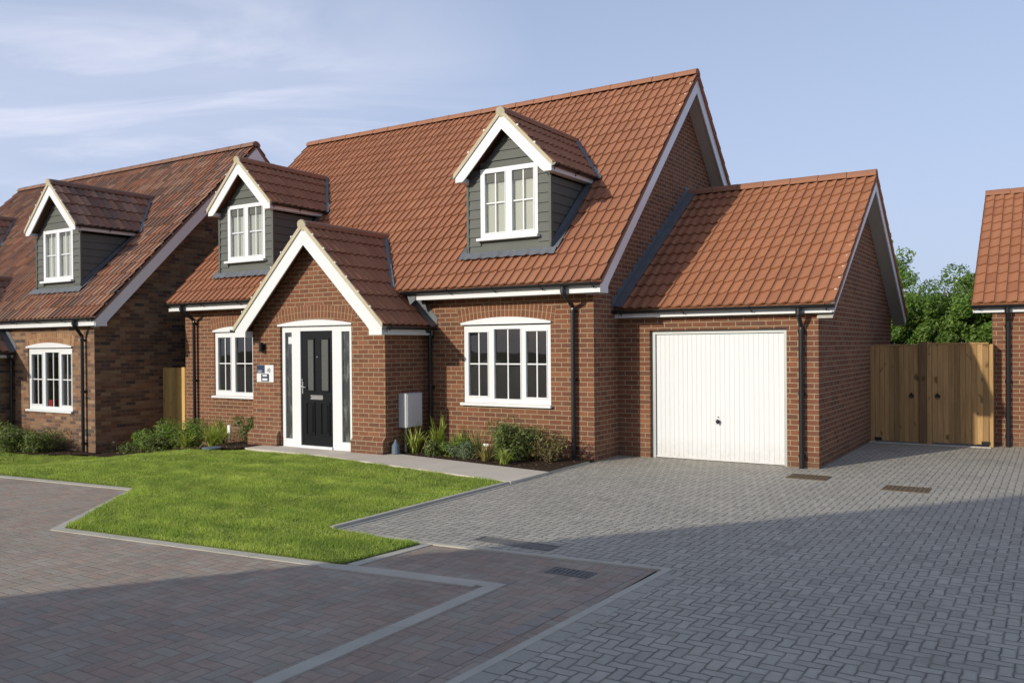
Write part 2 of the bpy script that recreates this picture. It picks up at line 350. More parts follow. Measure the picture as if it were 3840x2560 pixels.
def thing(name, label, cat, loc=(0, 0, 0), group=None):
    o = bpy.data.objects.new(name, None); COL.objects.link(o); o.location = loc; o.empty_display_size = .3
    return tag(o, label, cat, group)
def struct(o, label=None): o['kind'] = 'structure'; return o

PROF = [(0, .031), (.04, .012), (.2, .001), (.38, .003), (.58, .016), (.78, .029), (1.0, .033)]
def pantiles(name, mat, parent, P0, A, Sl, Wd, Ln, per=.165, gauge=.335, cut=None, slabt=.045):
    """pantiled slope: P0 = lower start corner, A along the eave, Sl up the slope (units)"""
    P0 = Vector(P0); A = Vector(A).normalized(); Sl = Vector(Sl).normalized(); N = A.cross(Sl).normalized()
    if N.z < 0: N = -N
    nc = max(1, round(Wd/per)); per = Wd/nc; nr = max(1, round(Ln/gauge)); gg = Ln/nr
    us, hs, cu = [], [], []
    for c in range(nc):
        for k, (s_, h_) in enumerate(PROF[:-1] if c < nc-1 else PROF):
            us.append((c+s_)*per); hs.append(h_); cu.append(c+min(max(s_, .001), .999))
    us = np.array(us); hs = np.array(hs); cu = np.array(cu); n = len(us)
    V, UV, F = [], [], []
    P = np.array(P0); a = np.array(A); sl = np.array(Sl); nn = np.array(N)
    rj = rng.normal(0, .0022, (nr, nc+1)); cidx = np.minimum((us/per).astype(int), nc-1)
    for r in range(nr):
        lift = rj[r][cidx]
        for (t, hadd, vv) in ((r*gg, 0.0, .001), (r*gg, .025, .02), ((r+1)*gg, .0, .999)):
            h = (hs + hadd + (lift if hadd > 0 else 0)) if hadd > 0 or vv > .5 else (hs*1.0 - .004)
            q = P + np.outer(us, a) + sl*t + np.outer(h, nn)
            V.append(q); UV.append(np.stack([cu, np.full(n, r+vv)], 1))
        b = r*3*n
        for k in range(n-1):
            F.append((b+k, b+k+1, b+n+k+1, b+n+k)); F.append((b+n+k, b+n+k+1, b+2*n+k+1, b+2*n+k))
    m = MB(); m.v = [tuple(q) for q in np.concatenate(V)]; m.f = F; uv = np.concatenate(UV).tolist()
    # boards below the tiles
    d = -N*slabt; q0 = P0+N*-.006; q1 = q0+A*Wd; q2 = q1+Sl*Ln; q3 = q0+Sl*Ln; k = len(m.v)
    m.prism([q0, q1, q2, q3], d); uv += [[.5, .5]]*(len(m.v)-k); m.uv = uv
    o = m.obj(name, mat, parent)
    return o
def ridge(name, mat, parent, a, b, r=.115, seg=.45, h=.068):
    a = Vector(a); b = Vector(b); L = (b-a).length; n = max(1, round(L/seg)); d = (b-a)/n; side = d.cross(Vector((0, 0, 1))).normalized(); m = MB()
    for i in range(n):
        p = a+d*i; q = a+d*(i+1)-d.normalized()*.008; rr = r+random.uniform(-.002, .002)
        prof = [(-1, -.05), (-.93, .01), (-.62, .045), (-.25, h), (.25, h), (.62, .045), (.93, .01), (1, -.05)]
        A_ = [p+side*(x*rr)+Vector((0, 0, z)) for x, z in prof]; B_ = [q+side*(x*rr*1.03)+Vector((0, 0, z+.004)) for x, z in prof]
        k = len(prof); m.add(A_+B_, [(j, j+1, j+1+k, j+k) for j in range(k-1)] + [tuple(range(k-1, -1, -1)), tuple(range(k, 2*k))])
    return m.obj(name, mat, parent)
def ax(axis, s, c, z):
    """gable plane helper: axis 'y' -> gable faces y (s is x); axis 'x' -> gable faces x (s is y)"""
    return Vector((s, c, z)) if axis == 'y' else Vector((c, s, z))
def barge(parent, axis, sc, c, t, za, w, m, zf, fw, d, mat='white_upvc', names='barge_board', wl=None, zfl=None, fwl=None):
    """pair of barge boards in plane c, thickness t (signed), apex height za, slope m, half width w"""
    fw0 = fw
    for sgn in (-1, 1):
        W_ = w if sgn > 0 or wl is None else wl; F_ = zf if sgn > 0 or zfl is None else zfl
        if sgn < 0 and fwl is not None: fw = fwl
        elif sgn > 0: fw = fw0
        ze = za-m*W_; inn = za-d-m*(W_-fw)
        pts = [(0, za), (W_, ze), (W_, F_), (W_-fw, F_), (W_-fw, max(inn-.01, F_)), (W_-fw-.06, max(za-d-m*(W_-fw-.06), F_+.02)+.0), (0, za-d)]
        pl = [ax(axis, sc+sgn*s, c, z) for s, z in pts]
        mb = MB().prism(pl, ax(axis, 0, t, 0) - ax(axis, 0, 0, 0)); mb.obj(names, mat, parent)
def strip_verge(parent, axis, sc, c, t, za, w, m, mat, clips=True, name='verge', wl=None, h=.07, clipmat='clip_metal'):
    mb = MB(); cb = []
    for sgn in (-1, 1):
        W_ = w if sgn > 0 or wl is None else wl
        pts = [(0, za), (W_, za-m*W_), (W_, za-m*W_+h), (0, za+h)]
        mb.prism([ax(axis, sc+sgn*s, c, z) for s, z in pts], ax(axis, 0, t, 0))
        k = int(W_/.25); L = (1+m*m)**.5
        for i in range(1, k):
            s = W_*i/k; z = za-m*s+h+.008
            q = ax(axis, sc+sgn*s, c+t*.3, z)
            cb.append(q)
    mb.obj(name, mat, parent)
    if clips:
        q0 = cb[0]; o = MB().box(q0.x-.016, q0.x+.016, q0.y-.016, q0.y+.016, q0.z-.012, q0.z+.018).obj('verge_clip', clipmat, parent)
        for q in cb[1:]:
            c = o.copy(); COL.objects.link(c); c.parent = o.parent; c.location = Vector(o.location)+(q-q0)
def wall(parent, name, mat, x0, x1, y, z0, z1, holes=(), depth=.1, thick=None, reveal_mat=None):
    """front wall facing -y with rectangular openings and their reveals"""
    xs = sorted({x0, x1, *[h[0] for h in holes], *[h[1] for h in holes]}); zs = sorted({z0, z1, *[h[2] for h in holes], *[h[3] for h in holes]})
    m = MB()
    for a, b in zip(xs, xs[1:]):
        for c, d in zip(zs, zs[1:]):
            mx, mz = (a+b)/2, (c+d)/2
            if any(h[0] < mx < h[1] and h[2] < mz < h[3] for h in holes): continue
            m.add([(a, y, c), (b, y, c), (b, y, d), (a, y, d)], [(0, 1, 2, 3)])
    for a, b, c, d in holes:
        q = y+depth
        m.add([(a, y, c), (a, q, c), (a, q, d), (a, y, d)], [(0, 1, 2, 3)]); m.add([(b, y, c), (b, y, d), (b, q, d), (b, q, c)], [(0, 1, 2, 3)])
        m.add([(a, y, d), (a, q, d), (b, q, d), (b, y, d)], [(0, 1, 2, 3)]); m.add([(a, y, c), (b, y, c), (b, q, c), (a, q, c)], [(0, 1, 2, 3)])
    return m
def window(parent, x1, x2, z1, z2, y, panes, name='window', sill=True, bars=.5, reflection_blind=False, room=1.6, proud=.0, barz=None, room_mat='room_wall', fd=.06):
    """frame front face at y; panes = list of (xa, xb, za, zb) glass rectangles"""
    m = MB(); xs = [x1]+[v for p in panes for v in p[:2]]+[x2]
    for i in range(0, len(xs), 2):                       # stiles and mullions
        m.box(xs[i], xs[i+1], y, y+fd, z1, z2)
    for (a, b, c, d) in panes:
        m.box(a, b, y+.001, y+fd-.001, z1, c); m.box(a, b, y+.001, y+fd-.001, d, z2)
        zb = c+(d-c)*bars if barz is None else barz
        m.box((a+b)/2-.011, (a+b)/2+.011, y+.020, y+.038, c, d); m.box(a, b, y+.022, y+.036, zb-.011, zb+.011)
        # sash bead
        e = .018
        m.box(a-e, a-.004, y-.008, y+.01, c-e, d+e); m.box(b+.004, b+e, y-.008, y+.01, c-e, d+e)
        m.box(a-.004, b+.004, y-.0075, y+.01, c-e, c-.004); m.box(a-.004, b+.004, y-.0075, y+.01, d+.004, d+e)
    f = m.obj(name, 'white_frame', parent)
    gm = MB()
    for (a, b, c, d) in panes: gm.add([(a, y+.032, c), (b, y+.032, c), (b, y+.032, d), (a, y+.032, d)], [(0, 1, 2, 3)])
    gm.obj('pane', 'window_glass', f)
    if sill: MB().box(x1-.05, x2+.03, y-.075, y+fd-.012, z1-.05, z1-.002).obj('sill', 'white_frame', f, bevel=.006)
    if reflection_blind:
        bm_ = MB()
        for (a, b, c, d) in panes: bm_.add([(a-.05, y+.062, c-.05), (b+.05, y+.062, c-.05), (b+.05, y+.062, d+.05), (a-.05, y+.062, d+.05)], [(0, 1, 2, 3)])
        bm_.obj('reflection_blind', 'reflection_blind', f)  # pale sheet added to stand in for sky reflections in the dormer panes
    if room:
        r = MB(); a, b, c, d = x1+.01, x2-.01, z1+.01, z2-.01; q0, q1 = y+fd, y+fd+room
        r.add([(a, q0, c), (b, q0, c), (b, q1, c), (a, q1, c), (a, q0, d), (b, q0, d), (b, q1, d), (a, q1, d)], [(0, 3, 2, 1), (4, 5, 6, 7), (2, 3, 7, 6), (0, 4, 7, 3), (1, 2, 6, 5)])
        r.obj('room_interior', room_mat, f)
    return f
def arch_head(parent, x1, x2, z, rise, y0, y1, n=14):
    pts = [(x1, z), (x2, z)] + [(x2+(x1-x2)*i/n, z+.03+rise*(1-(2*i/n-1)**2)) for i in range(n+1)]
    return MB().prism([(x, y0, zz) for x, zz in pts], (0, y1-y0, 0)).obj('arch_head', 'white_frame', parent)
def brick_arch(parent, x1, x2, z, rise, y, mat='red_voussoir', rings=2, rh=.106):
    """segmental brick-on-end arch standing 3 mm proud of the wall"""
    cxm = (x1+x2)/2; hw = (x2-x1)/2; Rr = (hw*hw+rise*rise)/(2*rise); cz = z+rise-Rr; th = math.asin(hw/Rr); m = MB(); mo = MB()
    for k in range(rings):
        r0 = Rr+.004+k*(rh+.006); r1 = r0+rh; n = int(2*th*Rr/.076)
        for i in range(n):
            a0 = -th+2*th*i/n+.0065/r0; a1 = -th+2*th*(i+1)/n-.0065/r0
            q = [(cxm+r*math.sin(a), y-.003, cz+r*math.cos(a)) for r, a in ((r0, a0), (r0, a1), (r1, a1), (r1, a0))]
            m.prism(q, (0, .01, 0))
    r0 = Rr; r1 = Rr+rings*(rh+.006); n = 16; o_ = [(cxm+r1*math.sin(-th+2*th*i/n), cz+r1*math.cos(-th+2*th*i/n)) for i in range(n+1)]; i_ = [(cxm+r0*math.sin(th-2*th*i/n), cz+r0*math.cos(th-2*th*i/n)) for i in range(n+1)]
    mo.add([(a, y-.0012, b) for a, b in o_]+[(a, y-.0012, b) for a, b in reversed(i_)], [(i, i+1, n+2+i, n+1+i) for i in range(n)])
    a = m.obj('brick_arch', mat, parent); mo.obj('mortar_bed', 'mortar', a)
def downpipe(parent, x, y, ztop, zbot, gy, gz, r=.034):
    """round pipe on a wall facing -y with swan neck up to the gutter at (gy, gz)"""
    m = MB(); m.tube([(x, gy, gz), (x, gy, gz-.10), (x, y, ztop), (x, y, ztop-.08), (x, y, zbot)], r, 10)
    k = int((ztop-zbot)/.9)
    m.tube([(x, gy, gz-.10), (x, gy, gz-.02)], .045, 10)
    for i in range(k+1):
        z = ztop-.1-i*(ztop-zbot-.25)/max(k, 1); m.tube([(x, y, z), (x, y, z+.05)], r+.008, 10); m.box(x-.05, x+.05, y+.02, y+.062, z+.008, z+.042)
    return m.obj('downpipe', 'black_plastic', parent, smooth=False)
def gutter(parent, a, b, out, r=.056, brackets=.9):
    """half-round gutter between a and b (centre line of the rim); out = horizontal unit away from the wall"""
    a = Vector(a); b = Vector(b); out = Vector(out); d = (b-a).normalized(); n = 8; m = MB(); up = Vector((0, 0, 1)); V = []
    ang = [math.pi*k/n for k in range(n+1)]
    for p in (a, b):
        V += [p+out*math.cos(t)*r-up*math.sin(t)*r for t in ang]; V += [p+out*math.cos(t)*(r-.006)-up*math.sin(t)*(r-.006) for t in ang]
    k = n+1; F = []
    for i in range(n):
        F += [(i, i+1, 2*k+i+1, 2*k+i), (k+i, 3*k+i, 3*k+i+1, k+i+1)]
    F += [(0, 2*k, 3*k, k), (n, k+n, 3*k+n, 2*k+n), tuple(range(k)), tuple(range(3*k-1, 2*k-1, -1))]
    m.add(V, F); L = (b-a).length; nb = max(1, int(L/brackets))
    for i in range(nb+1):
        p = a+d*(.12+(L-.24)*i/nb); q = p-out*(r+.004)
        m.tube([p+out*(r+.004)+up*.006, p+out*(r*.75)-up*(r*.75), p-up*(r+.006), p-out*(r*.8)-up*(r*.75), q-up*.085], .009, 5)
    return m.obj('gutter', 'black_plastic', parent)
def weatherboard(m, p0, d, L, z0, z1, nrm, gauge=.155, zcut=None):
    """lapped boards: p0 (x,y) start, d unit (x,y), outward nrm; zcut(s)->(zmin,zmax) limits at distance s"""
    z = z0
    while z < z1-.001:
        zt = min(z+gauge, z1)
        lo, hi = (0, L)
        if zcut:
            # slice the board between s limits given by a callable of height
            lo, hi = zcut(z+.001); lo2, hi2 = zcut(zt)
        else: lo2, hi2 = lo, hi
        if hi-lo > .01:
            o0, o1 = .022, .006
            P = lambda s, zz, o: (p0[0]+d[0]*s+nrm[0]*o, p0[1]+d[1]*s+nrm[1]*o, zz)
            m.add([P(lo, z, o0), P(hi, z, o0), P(hi2, zt, o1), P(lo2, zt, o1), P(lo, z, 0), P(hi, z, 0)], [(0, 1, 2, 3), (4, 5, 1, 0)])
        z += gauge
def dormer(parent, xc, hw, y, z0, zap, win, roofz, ridge_back, tile='terracotta_tile', rmat='ridge_terracotta', reflection_blind=False, w=.93, ze=None, room_mat='room_wall', zf=-1.10, left_gutter=True, room=1.2):
    """gabled dormer facing -y. hw = half width of the walls, roofz(y)->main roof height"""
    m_ = 1.0; za = zap-.07                                  # top of barge boards
    zw = za-.27-m_*(hw)+.0                                   # wall plate height
    body = MB()
    yb = y
    while roofz(yb) < zw+.3: yb += .05
    hole = (win[0], win[1], win[2], win[3])
    # solid backing behind the boards with an opening for the window
    f = wall(parent, 'x', None, xc-hw, xc+hw, y, z0-.12, zw, [hole], .10)
    body.v += f.v; body.f += f.f
    body.add([(xc-hw, y, zw), (xc+hw, y, zw), (xc, y, zw+hw*m_)], [(0, 1, 2)])
    for sx in (-1, 1):
        X = xc+sx*hw; q = [(X, y, z0-.12), (X, yb, roofz(yb)-.1), (X, yb, zw), (X, y, zw)]
        body.add(q, [(0, 1, 2, 3) if sx > 0 else (3, 2, 1, 0)])
    # boards on the front around the window
    bd = .155
    z = z0
    while z < zw+hw:
        zt = z+bd
        def lim(zz): return hw if zz <= zw else max(0, hw-(zz-zw)/m_)
        a0, a1 = lim(z), lim(zt)
        segs = [(-1, 1)]
        if zt > win[2]-.05 and z < win[3]:
            for (u0, u1, v0, v1) in ((-a0, win[0]-xc-.004, -a1, win[0]-xc-.004), (win[1]-xc+.004, a0, win[1]-xc+.004, a1)):
                if u1-u0 > .01:
                    body.add([(xc+u0, y-.024, z), (xc+u1, y-.024, z), (xc+v1, y-.007, zt), (xc+v0, y-.007, zt), (xc+u0, y, z), (xc+u1, y, z)], [(0, 1, 2, 3), (4, 5, 1, 0)])
        elif a0 > .02:
            body.add([(xc-a0, y-.024, z), (xc+a0, y-.024, z), (xc+a1, y-.007, zt), (xc-a1, y-.007, zt), (xc-a0, y, z), (xc+a0, y, z)], [(0, 1, 2, 3), (4, 5, 1, 0)])
        if z < zw:
            ztt = min(zt, zw)
            for sx in (-1, 1):
                X = xc+sx*hw
                ye = y
                while roofz(ye) < ztt+.05: ye += .03
                body.add([(X+sx*.024, y-.02, z), (X+sx*.024, ye, z), (X+sx*.007, ye, ztt), (X+sx*.007, y-.02, ztt), (X, y-.02, z), (X, ye, z)], [(0, 1, 2, 3) if sx > 0 else (3, 2, 1, 0), (4, 5, 1, 0) if sx > 0 else (0, 1, 5, 4)])
        z = zt
    # corner posts
    for sx in (-1, 1):
        X = xc+sx*hw; body.box(X-.022+sx*.012, X+.022+sx*.012, y-.032, y+.012, z0-.1, zw)
    D = body.obj('dormer', 'grey_cladding', parent)
    yv = y-.20
    L = w*math.sqrt(2)+.03; yr = ridge_back
    for sx in (-1, 1):
        ez = za-w*m_-.0
        if sx > 0: pantiles('dormer_roof', tile, D, (xc+w+.02, yv+.004, ez+.0), (0, 1, 0), (-1, 0, 1), yr-yv+.02, L, per=.165)
        else: pantiles('dormer_roof', tile, D, (xc-w-.02, yr+.02, ez+.0), (0, -1, 0), (1, 0, 1), yr-yv+.016, L, per=.165)
    ridge('ridge_tiles', rmat, D, (xc, yv-.0, za+.035), (xc, yr, za+.035), .1)
    barge(D, 'y', xc, yv, .022, za, w, m_, zap+zf, .14, .25)
    strip_verge(D, 'y', xc, yv-.022, .024, za-.012, w+.03, m_, 'verge_mortar', True, h=.082)
    MB().tube([(xc, yv-.032, za+.015), (xc, yv+.0, za+.025)], .085, 12).obj('ridge_end', 'verge_mortar', D)
    # soffit boxes and fascias
    for sx in (-1, 1):
        zfz = zap+zf; x0, x1 = xc+sx*(hw-.0), xc+sx*(w-.002)
        ye = y
        while roofz(ye) < zfz+.12: ye += .03
        MB().box(min(x0, x1), max(x0, x1), yv+.022, ye, zfz+.004, za-w*m_-.03).obj('fascia', 'white_upvc', D)
        if sx > 0 or left_gutter:
            gutter(D, (xc+sx*(w+.05), yv-.02, za-w+.012), (xc+sx*(w+.05), ye+.02, za-w+.012), (sx, 0, 0), .042, .7)
    # lead apron below the front and soakers up the cheeks
    lead = MB(); zb = z0-.0
    x0, x1 = xc-hw-.14, xc+hw+.14
    n = 26; V = []
    for i in range(n+1):
        x = x0+(x1-x0)*i/n; wv = .012*math.sin(i*2.4)
        V += [(x, y-.03, zb+.02), (x, y-.05, roofz(y-.05)+.115), (x, y-.09-wv*.6, roofz(y-.09)+.108), (x, y-.145-wv*.6, roofz(y-.145)+.098+wv)]
    lead.add(V, [(4*i+k, 4*i+4+k, 4*i+5+k, 4*i+1+k) for i in range(n) for k in range(3)])
    for sx in (-1, 1):
        X = xc+sx*(hw+.026); ye = y
        while roofz(ye) < zw: ye += .03
        lead.add([(X, y-.04, roofz(y)+.02), (X+sx*.13, y-.04, roofz(y)+.055), (X+sx*.13, ye+.25, roofz(ye+.25)+.055), (X, ye+.25, roofz(ye+.25)+.08), (X, ye+.1, roofz(ye)+.16), (X, y-.04, roofz(y)+.14)], [(0, 1, 2, 3), (0, 3, 4, 5)])
    # valleys
    for sx in (-1, 1):
        V = []
        for t in (0, 1):
            s_ = t*(w+.1); zz = za+.01-s_; yy = y
            while roofz(yy) < zz: yy += .01
            V += [(xc+sx*s_, yy-.03, zz+.07), (xc+sx*(s_+.035), yy+.02, roofz(yy+.02)+.075)]
        lead.add(V, [(0, 1, 3, 2)])
    lead.obj('flashing', 'lead', D)
    x1_, x2_, z1_, z2_ = win; ww = x2_-x1_; hh = z2_-z1_
    window(D, x1_, x2_, z1_, z2_, y-.025, [(x1_+ww*.085, x1_+ww*.435, z1_+.085, z2_-.08), (x1_+ww*.565, x1_+ww*.925, z1_+.085, z2_-.08)], reflection_blind=reflection_blind, room=room, room_mat=room_mat)
    return D
def gable_wall_pts(axis, c, s0, s1, z0, ze, zr, sr):
    return [ax(axis, s0, c, z0), ax(axis, s1, c, z0), ax(axis, s1, c, ze), ax(axis, sr, c, zr), ax(axis, s0, c, ze)]
exec_ready = True

# ------------------------------------------------------------------ ground
def sm(t): t = min(max(t, 0), 1); return t*t*(3-2*t)
def gz(x, y): return -.38*sm((-6.2-x)/4.2)*sm((y+6.0)/2.6)
def sheet(name, mat, poly, z, step=1.0, kind='structure', thick=0.0, label=None, kz=1.0):
    bm = bmesh.new(); vs = [bm.verts.new((x, y, 0)) for x, y in poly]; bm.faces.new(vs)
    xs = [p[0] for p in poly]; ys = [p[1] for p in poly]
    if step:
        for k in range(2):
            lo, hi = (max(min(xs), -24), min(max(xs), 4)) if k == 0 else (max(min(ys), -9), min(max(ys), 4)); v = math.ceil(lo/step)*step
            while v < hi:
                n = (1, 0, 0) if k == 0 else (0, 1, 0); co = (v, 0, 0) if k == 0 else (0, v, 0)
                bmesh.ops.bisect_plane(bm, geom=bm.verts[:]+bm.edges[:]+bm.faces[:], plane_co=co, plane_no=n, dist=1e-5); v += step
    for v in bm.verts: v.co.z = z+gz(v.co.x, v.co.y)*kz
    bm.normal_update()
    for f in bm.faces:
        if f.normal.z < 0: f.normal_flip()
    if thick:
        be = [e for e in bm.edges if e.is_boundary]; r = bmesh.ops.extrude_edge_only(bm, edges=be)
        for v in r['geom']:
            if isinstance(v, bmesh.types.BMVert): v.co.z -= thick
    me = bpy.data.meshes.new(name); bm.to_mesh(me); bm.free(); me.materials.append(MAT[mat])
    o = bpy.data.objects.new(name, me); COL.objects.link(o); o['kind'] = kind
    if label: o['label'] = label
    return o
sheet('ground', 'soil', [(-250, -250), (250, -250), (250, 250), (-250, 250)], -.50, 0, kz=0)
sheet('road', 'brindle_paving', [(-60, -60), (3.27, -60), (3.27, -5.28), (-.02, -5.53), (-3.0, -4.4), (-30, -4.4), (-60, -4.4)], -.048, 1.0)
sheet('driveway', 'charcoal_paving', [(-.02, -5.60), (3.33, -5.325), (3.24, -8.1), (3.1, -60), (60, -60), (60, 8), (3.11, 8), (3.0, 1.6), (-.02, 1.6)], -.040, 0)
sheet('back_garden', 'under_grass', [(-60, 2), (60, 8), (60, 60), (-60, 60)], -.30, 0, kz=0)
LAWN = [(-30, -7.62), (-6.69, -5.30), (-3.95, -5.04), (-2.37, -6.87), (1.02, -6.50), (1.12, -5.63), (-.06, -5.57), (-.06, -2.36), (-4.1, -1.64), (-5.9, -1.70), (-6.2, -1.9), (-8.8, -1.9), (-10.3, -1.75), (-11.5, -2.2), (-30, -2.4)]
sheet('lawn', 'under_grass', LAWN, -.032, .5, thick=.06)
sheet('path', 'flagstone', [(.02, -2.40), (.02, -1.42), (-3.25, -.88), (-3.25, -1.02), (-6.1, -1.02), (-6.05, -1.55), (-4.12, -1.65)], -.007, 0, thick=.09, kz=0)
sheet('planting_bed', 'soil', [(-.0, -1.42), (0, -.02), (-3.25, -.02), (-3.25, -.88)], -.006, 0, kz=0)
sheet('planting_bed', 'soil', [(-6.05, -1.0), (-6.05, -1.8), (-8.8, -2.0), (-10.4, -1.8), (-10.7, -1.4), (-10.7, .4), (-9.6, .4), (-9.6, 0), (-6.05, 0)], -.004, .5)
sheet('planting_bed', 'soil', [(-10.5, -1.76), (-11.5, -2.25), (-30, -2.45), (-30, -1.4), (-10.5, -1.4)], -.004, .5)
def band(poly, w, z, mat='concrete_kerb', t=.05, name='kerb', seg=.0):
    """flat ribbon kerb along a polyline with mitred corners"""
    P = [Vector((x, y, 0)) for x, y in poly]; L_, R_ = [], []
    for i, p in enumerate(P):
        a = (P[i]-P[i-1]).normalized() if i else (P[1]-P[0]).normalized(); b = (P[i+1]-P[i]).normalized() if i < len(P)-1 else a
        n = Vector((-(a+b).y, (a+b).x, 0)).normalized(); k = 1/max(.35, n.dot(Vector((-a.y, a.x, 0))))
        L_.append(p+n*w/2*k); R_.append(p-n*w/2*k)
    m = MB()
    for i in range(len(P)-1):
        d = (P[i+1]-P[i]).length; n = max(1, round(d/.9)) if seg == 0 else 1
        for j in range(n):
            g0, g1 = j/n, (j+1)/n-(.006/d if j < n-1 else 0)
            q = [L_[i].lerp(L_[i+1], g0), L_[i].lerp(L_[i+1], g1), R_[i].lerp(R_[i+1], g1), R_[i].lerp(R_[i+1], g0)]
            m.prism([(v.x, v.y, z-t+gz(v.x, v.y)) for v in q], (0, 0, t))
    o = m.obj(name, mat); o['kind'] = 'structure'; return o
band([(-30, -7.68), (-6.69, -5.37), (-3.90, -5.09), (-2.42, -6.92), (.98, -6.555), (1.55, -6.46), (2.42, -6.36), (2.40, -8.6), (2.36, -14), (2.3, -30)], .115, -.0405, t=.06)
band([(.9, -6.63), (1.5, -6.55), (2.3, -6.45)], .07, -.0365, t=.05)
band([(1.085, -6.47), (1.165, -5.55)], .10, -.0395, t=.05)
band([(-.0, -5.57), (1.2, -5.535), (3.35, -5.30), (3.255, -8.1), (3.1, -14), (2.9, -30)], .062, -.034, t=.05)
band([(-.03, -5.56), (-.03, -.16)], .05, -.010, t=.07)
band([(.03, -5.52), (.03, -.16)], .05, -.034, 'dark_kerb', t=.03)
band([(3.10, 4.74), (5.0, 4.74)], .10, -.025, t=.05)

band([(3.165, -5.40), (3.12, -6.5), (3.06, -8.1), (2.91, -14), (2.71, -30)], .11, -.0445, 'brindle_edge', t=.01, name='paving_edge')
band([(3.42, -5.45), (3.345, -8.1), (3.19, -14), (2.99, -30)], .13, -.0375, 'charcoal_edge', t=.01, name='paving_edge')
# ------------------------------------------------------------------ main house
RED = 'red_brick'
house = thing('brick_house', 'red brick house with terracotta roof, two grey dormers, gabled porch and black front door', 'house', (-4.86, 0, 0))
W0 = -9.73; DEP = 7.56; Ex = .27
m0 = .998; RYM = 3.781
def roofM(y): return 2.68+(y+.336)*m0
WIN_B = (-2.43, -.755, .80, 2.09); WIN_L = (-8.79, -7.56, .76, 2.07)
m = wall(None, '', None, W0, 0, 0, -.12, 2.66, [WIN_B, WIN_L], .11)
zr_ = roofM(RYM)-.12
for X, fl in ((0, False), (W0, True)):
    p = [(X, 0, -.45), (X, DEP, -.45), (X, DEP, 2.66), (X, RYM, zr_), (X, 0, 2.66)]; m.add(p, [tuple(range(5)) if not fl else tuple(range(4, -1, -1))])
m.add([(W0, DEP, -.45), (0, DEP, -.45), (0, DEP, 2.66), (W0, DEP, 2.66)], [(3, 2, 1, 0)])
m.add([(W0, 0, -.45), (0, 0, -.45), (0, 0, -.12), (W0, 0, -.12)], [(0, 1, 2, 3)])
m.obj('wall', RED, house)
sl = Vector((0, 1, m0)).normalized(); Lr = (RYM+.336)*math.sqrt(1+m0*m0)
rf = pantiles('roof', 'terracotta_tile', house, (-9.87, -.336, 2.68), (1, 0, 0), sl, 9.87+Ex+.03, Lr)
pantiles('roof', 'terracotta_tile', house, (Ex+.03, 2*RYM+.336, 2.68), (-1, 0, 0), (0, -1, m0), 9.87+Ex+.03, Lr)
ridge('ridge_tiles', 'ridge_terracotta', rf, (-9.87, RYM, 6.815), (Ex+.03, RYM, 6.815))
for (c, t) in ((Ex-.022, .022), (-9.85, .022)):
    barge(house, 'x', RYM, c, t, 6.74, 4.09, m0, 2.51, .27, .30)
    strip_verge(house, 'x', RYM, c-.02 if c > 0 else c-.03, .05 if c > 0 else .08, 6.745, 4.1, m0, 'dark_verge', c > 0, h=.045)
# soffit under the right verge + front soffit
for sg in (-1, 1):
    MB().prism([(0, RYM, 6.50), (0, RYM+sg*4.0, 6.50-4.0*m0), (0, RYM+sg*4.0, 6.48-4.0*m0), (0, RYM, 6.48)], (Ex-.022, 0, 0)).obj('soffit', 'soffit_grey', house)
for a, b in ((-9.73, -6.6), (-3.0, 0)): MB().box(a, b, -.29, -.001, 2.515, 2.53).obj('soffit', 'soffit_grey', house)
MB().box(-9.85, -6.53, -.31, -.288, 2.515, 2.66).obj('fascia', 'white_upvc', house)
MB().box(-3.19, Ex-.024, -.31, -.288, 2.515, 2.66).obj('fascia', 'white_upvc', house)
gutter(house, (-9.95, -.375, 2.665), (-6.35, -.375, 2.665), (0, -1, 0)); gutter(house, (-3.45, -.375, 2.665), (Ex+.02, -.375, 2.665), (0, -1, 0))
downpipe(house, -.32, -.07, 2.33, -.02, -.375, 2.62); downpipe(house, -9.35, -.07, 2.33, -.3, -.375, 2.62); downpipe(house, -3.09, -.07, 1.98, -.0, -.16, 2.08)
# big window
x1, x2, z1, z2 = WIN_B
w_ = window(house, x1+.005, x2-.005, .80, 2.065, -.01+.02, [(-2.333, -1.955, .912, 1.96), (-1.82, -1.323, .874, 2.004), (-1.21, -.836, .912, 1.963)], barz=1.44, room=2.4)
arch_head(w_, x1-.04, x2+.02, 2.088, .085, -.035, .06); brick_arch(house, -2.52, -.69, 2.118, .085, -.0)
x1, x2, z1, z2 = WIN_L
w_ = window(house, x1+.005, x2-.005, .76, 2.045, .02, [(-8.69, -8.31, .87, 1.95), (-8.16, -7.65, .84, 1.975)], barz=1.42, room=2.4)
arch_head(w_, x1-.03, x2+.02, 2.065, .075, -.025, .06); brick_arch(house, -8.86, -7.48, 2.10, .075, 0)
# dormers
wr = (-2.20, -1.085, 3.53, 4.68); dormer(house, -1.66, .79, .22, 3.25, 5.58, wr, roofM, 2.46, reflection_blind=True)
wl_ = (-8.575, -7.455, 3.53, 4.67); dormer(house, -8.04, .79, .22, 3.25, 5.58, wl_, roofM, 2.46, reflection_blind=True, room=.9)
